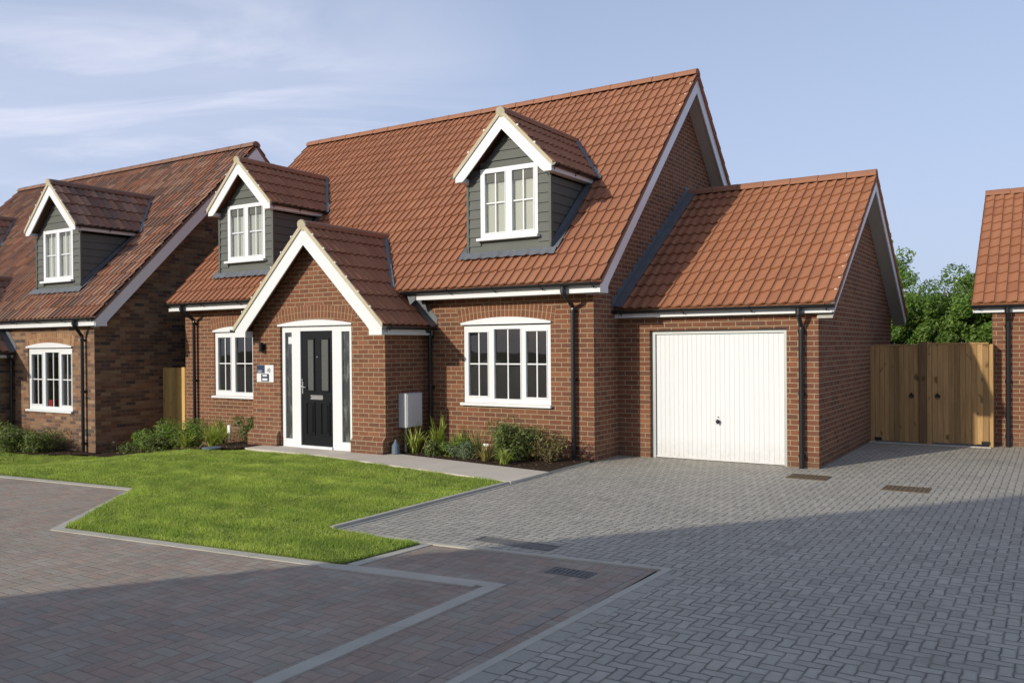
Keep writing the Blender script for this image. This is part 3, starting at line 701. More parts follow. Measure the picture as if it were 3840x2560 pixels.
# porch
PC = -4.81; PW = 1.575; PY = -1.058; PH = (PC-.865, PC+.84, -.12, 2.13)
pm = wall(None, '', None, PC-PW, PC+PW, PY, -.12, 2.13, [PH], .12)
pm.add([(PC-PW, PY, 2.13), (PC+PW, PY, 2.13), (PC, PY, 2.13+PW-.03)], [(0, 1, 2)])
for sx in (-1, 1):
    X = PC+sx*PW; q = [(X, PY, -.12), (X, 0, -.12), (X, 0, 2.13), (X, PY, 2.13)]; pm.add(q, [(0, 1, 2, 3) if sx > 0 else (3, 2, 1, 0)])
for a, b in ((PC-PW-.075, PC-.89), (PC+.87, PC+PW)):        # splayed plinths either side of the door
    y0 = PY-.075
    pm.add([(a, y0, -.12), (b, y0, -.12), (b, y0, .19), (a, y0, .19), (b, PY-.002, .27), (a, PY-.002, .27), (b, PY-.002, -.12), (a, PY-.002, -.12)], [(0, 1, 2, 3), (3, 2, 4, 5), (1, 6, 4, 2), (0, 3, 5, 7)])
porch = pm.obj('porch', RED, house)
PZ = 3.78; PV = -1.32; pw = 1.735
for sx in (-1, 1):
    e = PZ-pw*.985
    if sx > 0: pantiles('porch_roof', 'terracotta_tile', porch, (PC+pw+.03, PV+.004, e), (0, 1, 0), (-1, 0, .985), 2.25, (pw+.03)*1.4036)
    else: pantiles('porch_roof', 'terracotta_tile', porch, (PC-pw-.03, PV+.004+2.25, e), (0, -1, 0), (1, 0, .985), 2.25, (pw+.03)*1.4036)
    x0 = PC+sx*PW; x1 = PC+sx*(pw-.002)
    MB().box(min(x0, x1), max(x0, x1), PV+.022, -.02, 1.928, e-.04).obj('fascia', 'white_upvc', porch)
    gutter(porch, (PC+sx*(pw+.075), PV-.02, e-.01), (PC+sx*(pw+.075), -.04, e-.01), (sx, 0, 0), .05)
ridge('ridge_tiles', 'ridge_terracotta', porch, (PC, PV, PZ+.035), (PC, .86, PZ+.035), .105)
barge(porch, 'y', PC, PV, .022, PZ, pw, .985, 1.925, .27, .31)
strip_verge(porch, 'y', PC, PV-.022, .024, PZ-.012, pw+.03, .985, 'verge_mortar', True, h=.09)
MB().tube([(PC, PV-.034, PZ+.015), (PC, PV+.0, PZ+.025)], .095, 12).obj('ridge_end', 'verge_mortar', porch)
ld = MB()
for sx in (-1, 1):                                              # valleys and the apron against the wall
    V = []
    for s_ in (0, .55, 1.13):
        zz = PZ-.985*s_; yy = (zz-2.68)/m0-.336
        V += [(PC+sx*s_, yy-.03, zz+.075), (PC+sx*(s_+.04), yy+.02, roofM(yy+.02)+.08)]
    ld.add(V, [(0, 1, 3, 2), (2, 3, 5, 4)])
    V = [];
    for s_ in (1.12, 1.82): zz = PZ-.985*s_; V += [(PC+sx*s_, -.16, zz+.085), (PC+sx*s_, -.008, zz+.10), (PC+sx*(s_+.02), -.008, zz+.23)]
    ld.add(V, [(0, 1, 4, 3), (1, 2, 5, 4)])
    ld.add([(PC+sx*1.62, -.325, 2.52), (PC+sx*1.62, -.325, 2.67), (PC+sx*1.42, -.325, 2.64), (PC+sx*1.50, -.325, 2.44)], [(0, 1, 2, 3)])
ld.obj('flashing', 'lead', porch)
# door set
fy = PY+.04
df = MB(); X0, X1 = -5.665, -3.985; st = [(-5.665, -5.591), (-5.421, -5.212), (-4.447, -4.233), (-4.049, -3.985)]
for a, b in st: df.box(a, b, fy, fy+.07, -.02, 2.10)
df.box(-5.591, -5.421, fy+.001, fy+.069, -.02, .133); df.box(-5.591, -5.421, fy+.001, fy+.069, 2.0, 2.10); df.box(-4.233, -4.049, fy+.001, fy+.069, -.02, .133); df.box(-4.233, -4.049, fy+.001, fy+.069, 2.0, 2.10); df.box(-5.212, -4.447, fy+.001, fy+.069, 2.02, 2.10); df.box(-5.212, -4.447, fy-.03, fy+.07, -.02, .035)
dfo = df.obj('door_frame', 'white_frame', house)
for a, b in ((-5.591, -5.421), (-4.233, -4.049)): MB().box(a, b, fy+.03, fy+.036, .133, 2.0).obj('side_light', 'dusty_glass', dfo)
arch_head(dfo, -5.72, -3.955, 2.108, .07, PY-.02, fy+.06); brick_arch(house, -5.76, -3.90, 2.15, .09, PY, rings=2)
MB().box(-5.53, -5.44, fy+.022, fy+.029, 1.80, 1.92).obj('notice', 'white_upvc', dfo)
dd = MB(); a, b = -5.205, -4.452; dy = fy+.02
dd.box(a, b, dy, dy+.045, .04, 2.015)
for (pa, pb, pz0, pz1, gl) in ((-5.075, -4.885, .97, 1.89, 1), (-4.745, -4.535, .97, 1.89, 1), (-5.10, -4.885, .22, .79, 0), (-4.745, -4.53, .22, .79, 0)):
    e = .022
    dd.box(pa, pa+e, dy-.014, dy+.002, pz0, pz1); dd.box(pb-e, pb, dy-.014, dy+.002, pz0, pz1); dd.box(pa+e, pb-e, dy-.0145, dy+.002, pz0, pz0+e); dd.box(pa+e, pb-e, dy-.0145, dy+.002, pz1-e, pz1)
    if not gl: dd.box(pa+.05, pb-.05, dy-.010, dy+.002, pz0+.05, pz1-.05)
dr = dd.obj('front_door', 'black_door', house)
gl = MB(); gl.box(-5.052, -4.908, dy-.004, dy+.002, .993, 1.867); gl.box(-4.722, -4.558, dy-.004, dy+.002, .993, 1.867); gl.obj('door_glass', 'frosted_glass', dr)
MB().box(-4.975, -4.68, dy-.018, dy-.001, .885, .91).box(-4.975, -4.68, dy-.018, dy-.001, .835, .86).box(-4.97, -4.685, dy-.008, dy-.001, .86, .885).obj('letter_plate', 'chrome', dr)
MB().box(-5.19, -5.16, dy-.012, dy, .93, 1.14).tube([(-5.175, dy-.045, 1.05), (-5.175, dy-.001, 1.05)], .012, 8).tube([(-5.175, dy-.05, 1.05), (-5.06, dy-.05, 1.04)], .011, 8).tube([(-5.175, dy-.02, 1.17), (-5.175, dy-.001, 1.17)], .018, 10).obj('handle', 'chrome', dr)
MB().tube([(-4.815, dy-.014, 1.57), (-4.815, dy, 1.57)], .012, 10).obj('peephole', 'chrome', dr)

# ------------------------------------------------------------------ garage
gar = thing('garage', 'attached red brick garage with a white ribbed up-and-over door under its own pantiled roof', 'garage', (1.55, .874, 0))
GY, GW = .874, 3.10; GRY, mg = 4.08, .686; GZE = 2.29
def roofG(y): return GZE+(y-.715)*mg
GH = (.535, 2.655, -.12, 1.955)
m = wall(None, '', None, .002, GW, GY, -.12, 2.24, [GH], .12)
GB = 7.10; zq = roofG(GRY)-.1
m.add([(GW, GY, -.12), (GW, GB, -.12), (GW, GB, roofG(2*GRY-GB)-.1), (GW, GRY, zq), (GW, GY, 2.24)], [(0, 1, 2, 3, 4)])
m.add([(.002, GB, -.3), (GW, GB, -.3), (GW, GB, 2.2), (.002, GB, 2.2)], [(3, 2, 1, 0)]); m.obj('wall', RED, gar)
LG = (GRY-.715)*math.sqrt(1+mg*mg)
rg = pantiles('roof', 'garage_tile', gar, (.004, .715, GZE), (1, 0, 0), (0, 1, mg), 3.355, LG, per=.160)
pantiles('roof', 'garage_tile', gar, (3.359, 2*GRY-.715, GZE), (-1, 0, 0), (0, -1, mg), 3.355, LG, per=.160)
ridge('ridge_tiles', 'ridge_terracotta', rg, (.004, GRY, 4.60+.03), (3.36, GRY, 4.63))
barge(gar, 'x', GRY, 3.315, .022, 4.56, 3.36, mg, 2.11, .10, .22, wl=3.335, zfl=2.17, fwl=.025)
strip_verge(gar, 'x', GRY, 3.305, .045, 4.565, 3.365, mg, 'dark_verge', True, h=.045)
for sg in (-1, 1): MB().prism([(GW, GRY, 4.37), (GW, GRY+sg*3.3, 4.37-3.3*mg), (GW, GRY+sg*3.3, 4.35-3.3*mg), (GW, GRY, 4.35)], (.215, 0, 0)).obj('soffit', 'soffit_grey', gar)
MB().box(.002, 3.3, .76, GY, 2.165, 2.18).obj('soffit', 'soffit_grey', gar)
MB().box(.002, 3.313, .735, .757, 2.16, 2.275).obj('fascia', 'white_upvc', gar)
gutter(gar, (.0, .675, 2.275), (3.36, .675, 2.275), (0, -1, 0)); downpipe(gar, 2.875, GY-.07, 1.98, -.04, .675, 2.24)
# garage door
gy = GY+.075
fr = MB(); fr.box(.54, .605, gy-.01, gy+.05, -.04, 1.95); fr.box(2.60, 2.65, gy-.01, gy+.05, -.04, 1.95); fr.box(.605, 2.60, gy-.009, gy+.05, 1.895, 1.95)
gd = MB(); n = 27; xa, xb = .61, 2.595; gd.box(xa, xb, gy+.022, gy+.04, -.02, 1.89)
for i in range(n):
    a = xa+(xb-xa)*i/n; b = xa+(xb-xa)*(i+1)/n
    gd.add([(a+.002, gy+.023, -.015), (a+.007, gy+.0165, -.015), (b-.003, gy+.0165, -.015), (b-.0005, gy+.023, -.015), (a+.002, gy+.023, 1.885), (a+.007, gy+.0165, 1.885), (b-.003, gy+.0165, 1.885), (b-.0005, gy+.023, 1.885)], [(0, 1, 5, 4), (1, 2, 6, 5), (2, 3, 7, 6), (4, 5, 6, 7)])
gd.box(xa, xb, gy+.003, gy+.021, -.03, .0)
gdo = gd.obj('garage_door', 'door_paint', gar); fr.obj('garage_door_frame', 'galvanised', gdo)
MB().tube([(1.61, gy-.03, .565), (1.61, gy+.01, .565)], .028, 12).box(1.60, 1.62, gy-.045, gy-.028, .53, .60).tube([(1.61, gy+.0, .63), (1.61, gy+.01, .63)], .009, 8).obj('handle', 'black_plastic', gdo)
# stepped flashing against the house wall
f = MB(); y = .62
f.add([(.012, .66, roofG(.66)+.10), (.15, .66, roofG(.66)+.075), (.15, GRY, roofG(GRY)+.075), (.012, GRY, roofG(GRY)+.10)], [(0, 1, 2, 3)])
while y < GRY-.1:
    zt = roofG(y+.2)+.165; f.add([(.006, y, roofG(y)+.04), (.006, y+.21, roofG(y+.21)+.04), (.006, y+.21, zt+.0), (.006, y+.02, zt)], [(0, 1, 2, 3)]); y += .2
f.obj('flashing', 'lead', gar)

# ------------------------------------------------------------------ left neighbour
LH = thing('brick_house', 'neighbouring multi-toned brick house with a darker brown pantiled roof at the left edge', 'house', (-15.8, -1.476, -.38))
LX, LY, LE, LB = -10.66, -1.476, -20.85, 6.47; ml = 1.0144; LRY = 2.498; MU = 'multi_brick'
def roofL(y): return 2.385+(y+1.673)*ml
WL = (-13.175, -11.468, .43, 1.775)
m = wall(None, '', None, LE, LX, LY, -.5, 2.34, [WL], .11); zq = roofL(LRY)-.12
for X, fl in ((LX, False), (LE, True)):
    m.add([(X, LY, -.5), (X, LB, -.5), (X, LB, 2.34), (X, LRY, zq), (X, LY, 2.34)], [tuple(range(5)) if not fl else tuple(range(4, -1, -1))])
m.add([(LE, LB, -.5), (LX, LB, -.5), (LX, LB, 2.34), (LE, LB, 2.34)], [(3, 2, 1, 0)]); m.obj('wall', MU, LH)
LL = (LRY+1.673)*math.sqrt(1+ml*ml)
rl = pantiles('roof', 'brown_tile', LH, (-20.98, -1.673, 2.385), (1, 0, 0), (0, 1, ml), 10.66, LL)
pantiles('roof', 'brown_tile', LH, (-10.32, 2*LRY+1.673, 2.385), (-1, 0, 0), (0, -1, ml), 10.66, LL)
ridge('ridge_tiles', 'ridge_brown', rl, (-20.98, LRY, 6.64), (-10.32, LRY, 6.64))
for c in (-10.352, -20.97):
    barge(LH, 'x', LRY, c, .022, 6.545, 4.15, ml, 2.20, .25, .30)
    strip_verge(LH, 'x', LRY, c-.02 if c > -15 else c-.03, .05, 6.55, 4.16, ml, 'dark_verge', c > -15, h=.05)
for sg in (-1, 1): MB().prism([(LX, LRY, 6.30), (LX, LRY+sg*4.05, 6.30-4.05*ml), (LX, LRY+sg*4.05, 6.28-4.05*ml), (LX, LRY, 6.28)], (.30, 0, 0)).obj('soffit', 'soffit_grey', LH)
MB().box(LE, LX, -1.64, LY, 2.21, 2.225).obj('soffit', 'soffit_grey', LH)
MB().box(-20.9, -10.354, -1.665, -1.64, 2.21, 2.36).obj('fascia', 'white_upvc', LH)
gutter(LH, (-21, -1.72, 2.37), (-10.32, -1.72, 2.37), (0, -1, 0)); downpipe(LH, -10.98, LY-.07, 2.0, -.38, -1.72, 2.33)
ww = WL[1]-WL[0]; a = WL[0]
w_ = window(LH, WL[0]+.005, WL[1]-.005, .44, 1.75, LY+.02, [(a+.11, a+.52, .55, 1.63), (a+.665, a+1.17, .51, 1.67), (a+1.285, a+1.64, .55, 1.63)], room=2.4)
MB().box(-12.98, -12.80, -1.16, -1.04, .46, .62).obj('toy', 'red_toy', w_)
arch_head(w_, WL[0]-.04, WL[1]+.02, 1.772, .08, LY-.035, LY+.06); brick_arch(LH, WL[0]-.08, WL[1]+.06, 1.80, .08, LY, 'multi_voussoir')
LDW = (-13.26, -12.10, 3.26, 4.385)
kw = dict(tile='brown_tile', rmat='ridge_brown')
dormer(LH, -12.69, .85, -1.04, 2.99, 5.44, LDW, roofL, 1.35, reflection_blind=True, w=.985, zf=-1.15, room=.9, **kw)
LDW = (-19.52, -18.36, 3.26, 4.385)
dormer(LH, -18.95, .85, -1.04, 2.99, 5.44, LDW, roofL, 1.35, w=.985, zf=-1.15, reflection_blind=True, room=.9, **kw)
# its porch, mostly outside the picture
QC = -15.5; QW = 1.57; QY = -2.55
pm = MB(); pm.add([(QC-QW, QY, -.5), (QC+QW, QY, -.5), (QC+QW, QY, 1.64), (QC, QY, 1.64+QW), (QC-QW, QY, 1.64)], [(0, 1, 2, 3, 4)])
for sx in (-1, 1):
    X = QC+sx*QW; q = [(X, QY, -.5), (X, LY, -.5), (X, LY, 1.64), (X, QY, 1.64)]; pm.add(q, [(0, 1, 2, 3) if sx > 0 else (3, 2, 1, 0)])
po = pm.obj('porch', MU, LH); e = 3.42-1.735
pantiles('porch_roof', 'brown_tile', po, (QC+1.765, QY-.24, e), (0, 1, 0), (-1, 0, 1), 2.35, 1.765*1.414); pantiles('porch_roof', 'brown_tile', po, (QC-1.765, QY-.24+2.35, e), (0, -1, 0), (1, 0, 1), 2.35, 1.765*1.414)
ridge('ridge_tiles', 'ridge_brown', po, (QC, QY-.24, 3.45), (QC, -.55, 3.45), .105); barge(po, 'y', QC, QY-.21, .022, 3.42, 1.735, 1, 1.55, .27, .31)
strip_verge(po, 'y', QC, QY-.225, .085, 3.42, 1.76, 1, 'verge_mortar', True, h=.06)
MB().box(QC+QW, QC+1.733, QY-.19, LY-.02, 1.56, e-.04).obj('fascia', 'white_upvc', po); gutter(po, (QC+1.81, QY-.22, e-.01), (QC+1.81, LY-.03, e-.01), (1, 0, 0), .05)
downpipe(po, QC+1.74, LY-.07, 1.5, -.38, LY-.12, 1.68)
MB().add([(QC+1.1, LY-.16, 2.40), (QC+1.82, LY-.16, 1.68), (QC+1.82, LY-.008, 1.70), (QC+1.1, LY-.008, 2.42), (QC+1.84, LY-.008, 1.84), (QC+1.12, LY-.008, 2.56)], [(0, 1, 2, 3), (3, 2, 4, 5)]).obj('flashing', 'lead', po)
dm = MB().box(QC-.45, QC+.45, QY-.03, QY-.005, -.3, 1.75); dm.obj('front_door', 'black_door', po)

# ------------------------------------------------------------------ right neighbour
RH = thing('brick_house', 'red brick neighbour with terracotta roof at the right edge, beside the wooden gates', 'house', (9, 5.1, 0))
RX, RY, RRY, mr = 5.006, 5.10, 8.58, .665; RE = 12.0
def roofR(y): return 2.385+(y-5.0)*mr
m = wall(None, '', None, RX, RE, RY, -.12, 2.33, [(5.478, 6.75, 1.15, 2.03)], .11)
for X, fl in ((RE, False), (RX, True)): m.add([(X, RY, -.12), (X, 12.06, -.12), (X, 12.06, 2.33), (X, RRY, roofR(RRY)-.1), (X, RY, 2.33)], [tuple(range(5)) if not fl else tuple(range(4, -1, -1))])
m.obj('wall', RED, RH)
LR = (RRY-5.0)*math.sqrt(1+mr*mr)
r_ = pantiles('roof', 'garage_tile', RH, (4.70, 5.0, 2.385), (1, 0, 0), (0, 1, mr), 7.6, LR, per=.168, gauge=.32); pantiles('roof', 'garage_tile', RH, (12.3, 12.16, 2.385), (-1, 0, 0), (0, -1, mr), 7.6, LR, per=.168)
ridge('ridge_tiles', 'ridge_terracotta', r_, (4.70, RRY, 4.79), (12.3, RRY, 4.79))
for c in (4.72, 12.25): barge(RH, 'x', RRY, c, .022, 4.71, 3.55, mr, 2.24, .1, .22)
strip_verge(RH, 'x', RRY, 4.705, .05, 4.715, 3.56, mr, 'dark_verge', False, h=.04)
MB().box(4.745, 12.2, 5.03, 5.052, 2.235, 2.35).obj('fascia', 'white_upvc', RH); MB().box(4.745, 12.2, 5.053, RY, 2.235, 2.25).obj('soffit', 'soffit_grey', RH)
gutter(RH, (4.70, 4.965, 2.36), (12.3, 4.965, 2.36), (0, -1, 0)); downpipe(RH, 5.235, RY-.07, 2.08, -.04, 4.965, 2.32)
window(RH, 5.48, 6.745, 1.15, 2.02, RY+.02, [(5.58, 6.04, 1.25, 1.92), (6.15, 6.64, 1.25, 1.92)], room=2, sill=False)

# ------------------------------------------------------------------ house across the close (behind the camera; it shades the paving and shows in the glass)
def far_house(name, label, c, ang, L, Dp, ze, zr, cat='house'):
    o = thing(name, label, cat, (c[0], c[1], 0)); o.rotation_euler = (0, 0, ang); hl, hd = L/2, Dp/2
    def M_(mb, nm, mt): 
        q = mb.obj(nm, mt); q.parent = o; return q
    m = MB(); m.add([(-hl, -hd, -.2), (hl, -hd, -.2), (hl, -hd, ze), (-hl, -hd, ze)], [(0, 1, 2, 3)]); m.add([(-hl, hd, -.2), (hl, hd, -.2), (hl, hd, ze), (-hl, hd, ze)], [(3, 2, 1, 0)])
    for X, fl in ((hl, False), (-hl, True)): m.add([(X, -hd, -.2), (X, hd, -.2), (X, hd, ze), (X, 0, zr), (X, -hd, ze)], [tuple(range(5)) if not fl else tuple(range(4, -1, -1))])
    M_(m, 'wall', RED); ms = (zr-ze)/hd; L2 = (hd+.3)*math.sqrt(1+ms*ms)
    for sg in (1, -1):
        q = pantiles('roof', 'terracotta_tile', None, (-sg*(hl+.25), -sg*(hd+.3), ze-.3*ms+.1), (sg, 0, 0), (0, sg, ms), L+.5, L2, per=.33); q.parent = o
    q = ridge('ridge_tiles', 'ridge_terracotta', None, (-hl-.25, 0, zr+.14), (hl+.25, 0, zr+.14)); q.parent = o
    for x in (-hl*.55, hl*.5):
        for sg in (1, -1):
            mb = MB(); mb.box(x-.85, x+.85, sg*(hd)-.03, sg*hd+.03, .8, 2.1); fw = M_(mb, 'window', 'white_frame')
            mb = MB()
            for k in (-.55, 0, .55): mb.box(x+k-.22, x+k+.22, sg*hd-.035, sg*hd+.035, .9, 2.0)
            M_(mb, 'pane', 'dusty_glass').parent = fw
    return o
far_house('brick_house', 'long red brick house across the close, standing behind the viewer to the left', (-4.4, -21.9), math.atan2(.82, .574), 18, 5.6, 2.7, 7.05)
far_house('brick_house', 'red brick house across the close, standing right behind the viewer', (4.0, -20.6), math.atan2(-.574, .82), 10, 5.6, 2.7, 7.05)

# ------------------------------------------------------------------ gates and fences
def gate(name, label, x0, x1, y, z0, z1, nb, ringx, grp):
    o = thing(name, label, 'gate', ((x0+x1)/2, y, z0), grp); m = MB(); w = (x1-x0)/nb
    for i in range(nb):
        j = random.uniform(-.003, .003); m.box(x0+w*i+.0015, x0+w*(i+1)-.0015, y+j, y+.02+j, z0+random.uniform(0, .008), z1)
    m.obj('board', 'gate_wood', o, bevel=.002); f = MB(); f.box(x0, x1, y-.012, y+.045, z1, z1+.028); f.obj('top_rail', 'gate_wood', o)
    f = MB()
    for z in (z0+.15, (z0+z1)/2, z1-.2): f.box(x0+.02, x1-.02, y+.024, y+.06, z, z+.1)
    f.obj('ledge', 'gate_wood', o)
    rg_ = MB(); n = 14; rr = .036; pts = [(ringx+rr*math.sin(2*math.pi*i/n), y-.022, .80+rr*math.cos(2*math.pi*i/n)) for i in range(n+1)]
    rg_.tube(pts, .007, 6, False); rg_.tube([(ringx, y-.025, .845), (ringx, y-.001, .845)], .014, 10); rg_.tube([(ringx, y-.006, .81), (ringx, y-.001, .81)], .03, 12); rg_.obj('ring_latch', 'black_plastic', o)
    hb = MB(); hx = x0+.05 if ringx > (x0+x1)/2 else x1-.05; hb.box(hx-.06, hx+.06, y-.012, y-.001, z0+.01, z0+.06); hb.obj('hinge', 'black_plastic', o)
G_ = 'gates closing the gap beside the garage'
gate('wooden_gate', 'narrower brown boarded gate next to the garage side wall, fully in shade', 3.18, 3.895, 4.80, -.01, 1.68, 9, 3.78, G_)
gate('wooden_gate', 'wider brown boarded gate with a sunlit patch, next to the right neighbour wall', 4.105, 4.965, 4.80, .0, 1.70, 10, 4.19, G_)
tag(MB().box(3.101, 3.175, 4.79, 4.87, -.05, 1.69).obj('gate_post', 'gate_wood', bevel=.004), 'timber gate post fixed against the garage side wall', 'post')
tag(MB().box(3.90, 4.02, 4.76, 4.87, -.05, 1.745).obj('gate_post', 'post_wood', bevel=.004), 'dark brown timber post, left one of the pair standing between the two gates', 'post')
tag(MB().box(4.024, 4.10, 4.77, 4.86, -.05, 1.74).obj('gate_post', 'gate_wood', bevel=.004), 'paler timber post, right one of the pair standing between the two gates', 'post')
tag(MB().box(4.968, 5.03, 4.825, 5.094, -.05, 1.70).obj('gate_post', 'gate_wood', bevel=.004), 'slim timber post against the right neighbour brick corner', 'post')
fo = thing('wooden_fence', 'pale new timber boarded fence closing the gap between the two houses', 'fence', (-10.2, .1, -.38))
m = MB(); n = 9; xs0 = -10.655
for i in range(n-2): m.box(xs0+i*.1, xs0+(i+1)*.1-.003, .10, .12, -.4, 1.32)
m.obj('board', 'fence_wood', fo, bevel=.002); MB().box(-9.955, -9.85, .06, .14, -.4, 1.33).obj('post', 'fence_wood', fo, bevel=.003); MB().box(-9.845, -9.735, .08, .10, -.4, 1.32).obj('board', 'fence_wood', fo, bevel=.002)

# ------------------------------------------------------------------ small fixed things
lp = thing('wall_lamp', 'small dark up-and-down wall lamp beside the front door', 'lamp', (-6.09, PY, 1.74))
MB().tube([(-6.09, PY-.075, 1.66), (-6.09, PY-.075, 1.83)], .034, 14).obj('lamp_body', 'black_plastic', lp); MB().box(-6.115, -6.065, PY-.04, PY-.001, 1.70, 1.79).obj('bracket', 'black_plastic', lp); MB().tube([(-6.13, PY-.035, 1.655), (-6.13, PY-.035, 1.835)], .018, 10).obj('chrome_strip', 'chrome', lp)
sg = thing('wall_sign', 'white plot sign with navy blocks fixed to the porch bricks under the lamp', 'sign', (-6.06, PY, 1.27))
sx0, sx1, sz0, sz1 = -6.27, -5.835, 1.12, 1.425; yy = PY-.012
MB().box(sx0, sx1, yy, PY-.001, sz0, sz1).obj('panel', 'white_upvc', sg)
w = sx1-sx0; h = sz1-sz0
MB().box(sx0+.002, sx0+w*.48, yy-.0025, yy, sz0+h*.52, sz1-.002).box(sx0+w*.27, sx0+w*.73, yy-.0035, yy-.0026, sz0+h*.04, sz0+h*.48).obj('navy_block', 'navy', sg)
t = MB().box(sx0+w*.36, sx0+w*.62, yy-.0055, yy-.0037, sz0+h*.33, sz0+h*.43).box(sx0+w*.34, sx0+w*.64, yy-.0055, yy-.0037, sz0+h*.09, sz0+h*.22)
for k, q in ((.59, .30), (.66, .34)): t.box(sx0+w*.06, sx0+w*q, yy-.0045, yy-.0027, sz0+h*k, sz0+h*(k+.022))
t.obj('white_line', 'white_upvc', sg)
t = MB(); gx = sx0+w*.62; gz0 = sz0+h*.60                     # the two small characters on the white half
t.box(gx, gx+.008, yy-.002, yy, gz0, gz0+.05).box(gx+.008, gx+.022, yy-.002, yy, gz0+.042, gz0+.05).box(gx+.022, gx+.03, yy-.002, yy, gz0, gz0+.042)
t.tube([(gx+.062+.018*math.cos(a*.524), yy-.002, gz0+.034+.032*math.sin(a*.524)) for a in range(13)], .0045, 6, False).box(gx+.05, gx+.076, yy-.002, yy, gz0-.01, gz0-.002)
t.obj('character', 'navy', sg)
mb_ = thing('meter_box', 'pale grey utility meter box with a conduit, on the shaded side wall of the porch', 'meter box', (-3.18, -.55, 0))
# side wall of the porch is x = PC+PW
X = PC+PW
MB().box(X+.001, X+.17, -.74, -.33, .40, .965).obj('box_body', 'meter_grey', mb_, bevel=.006)
MB().box(X+.171, X+.185, -.725, -.345, .415, .95).obj('box_door', 'meter_grey', mb_, bevel=.004); MB().tube([(X+.07, -.64, -.02), (X+.07, -.64, .40)], .022, 10).obj('conduit', 'meter_grey', mb_)
def cover(name, label, poly, z, mat, slots):
    o = MB().prism([(x, y, z-.02) for x, y in poly], (0, 0, .02)).obj(name, mat)
    tag(o, label, 'drain cover')
    c = Vector((sum(p[0] for p in poly)/4, sum(p[1] for p in poly)/4))
    return o
plain('rusty_iron', (.16, .115, .07), .85, .3, var=.35, scale=18, bump=.02, bscale=40); plain('dark_iron', (.15, .148, .14), .7, .35, var=.35, scale=10, bump=.01, bscale=30)
def grate(name, label, x0, x1, y0, y1, z, mat, bars=0, kn=0):
    o = thing(name, label, 'drain cover', ((x0+x1)/2, (y0+y1)/2, z)); f = .022
    MB().box(x0, x1, y0, y0+f, z-.03, z+.006).box(x0, x1, y1-f, y1, z-.03, z+.006).box(x0, x0+f, y0+f, y1-f, z-.03, z+.006).box(x1-f, x1, y0+f, y1-f, z-.03, z+.006).obj('rim', mat, o)
    m = MB(); m.box(x0+f, x1-f, y0+f, y1-f, z-.03, z+.002)
    if bars:
        for i in range(bars): a = x0+f+(x1-x0-2*f)*(i+.2)/bars; m.box(a, a+(x1-x0)/bars*.55, y0+f, y1-f, z+.002, z+.007)
    m.obj('lid', mat, o)
grate('drain_cover', 'rusty square drain cover in the paving just right of the garage corner downpipe', 2.90, 3.41, -.17, .24, -.039, 'rusty_iron', 9)
grate('drain_cover', 'brown square drain cover farther out in the driveway, between garage and right neighbour', 4.14, 4.65, -.55, -.14, -.039, 'rusty_iron', 9)
grate('drain_cover', 'long dark iron cover in the grey driveway along its front kerb', 1.44, 2.24, -5.26, -5.06, -.039, 'dark_iron')
grate('drain_cover', 'weedy iron grating in the reddish paving inside the kerb corner', 2.54, 2.91, -5.84, -5.66, -.047, 'dark_iron', 8)
tag(MB().tube([(-6.42, -1.95, .0), (-6.42, -1.95, .022)], .16, 20).obj('chamber_lid', 'blue_plastic'), 'blue grey round chamber lid at the back edge of the lawn', 'lid')
tag(MB().box(-7.03, -6.95, -1.12, -1.10, .16, .31).tube([(-6.99, -1.11, 0), (-6.99, -1.11, .2)], .006, 6).obj('plant_tag', 'petal_white'), 'small white plant tag standing among the plants left of the porch', 'tag')
tag(MB().box(-1.52, -1.42, -.78, -.76, .20, .235).tube([(-1.47, -.77, 0), (-1.47, -.77, .22)], .005, 6).obj('plant_tag', 'petal_white'), 'small white plant tag above the bush under the large window', 'tag')
bt = MB().tube([(-3.12, -.95, -.0), (-3.12, -.95, .13), (-3.12, -.95, .20), (-3.12, -.95, .23)], [.07, .065, .02, .015], 12); tag(bt.obj('pot', 'blue_plastic'), 'blue grey cone-shaped pot below the meter box', 'pot')

# ------------------------------------------------------------------ planting
def quads(name, mat, C, U, V, parent=None, bend=0.0):
    """leaf cloud: each leaf a pointed 4-gon from centre C, half length U, half width V"""
    n = len(C); P = np.stack([C-U, C+V-.1*U, C+U, C-V-.1*U], 1).reshape(-1, 3)
    me = bpy.data.meshes.new(name); me.vertices.add(4*n); me.vertices.foreach_set('co', P.ravel()); me.loops.add(4*n); me.loops.foreach_set('vertex_index', np.arange(4*n, dtype=np.int32))
    me.polygons.add(n); me.polygons.foreach_set('loop_start', np.arange(0, 4*n, 4, dtype=np.int32)); me.polygons.foreach_set('loop_total', np.full(n, 4, np.int32)); me.update(calc_edges=True); me.validate()
    me.materials.append(MAT[mat]); o = bpy.data.objects.new(name, me); COL.objects.link(o)
    if parent is not None:
        o.parent = parent
        if parent.type == 'EMPTY': o.location = -Vector(parent.location)
    return o
def rv(n):
    a = rng.normal(size=(n, 3)); return a/np.linalg.norm(a, axis=1, keepdims=True)
def leaves(name, mat, centers, radii, n, size, parent=None, asp=.42, up=.3, shell=.75):
    k = rng.integers(0, len(centers), n); c = np.array(centers)[k]; r = np.array(radii)[k][:, None]
    d = rv(n); rad = rng.random((n, 1))**(1/3)*(1-shell)+shell*np.maximum(rng.random((n, 1)), .55)**.5; p = c+d*r*rad*np.array([1, 1, .85])
    t = rv(n)+np.array([0, 0, -.15]); nn = d*.7+rv(n)*.8+np.array([0, 0, up]); nn /= np.linalg.norm(nn, axis=1, keepdims=True)
    u = t-(t*nn).sum(1, keepdims=True)*nn; u /= np.linalg.norm(u, axis=1, keepdims=True); v = np.cross(nn, u)
    s = size*rng.uniform(.6, 1.25, (n, 1))
    return quads(name, mat, p, u*s, v*s*asp, parent)
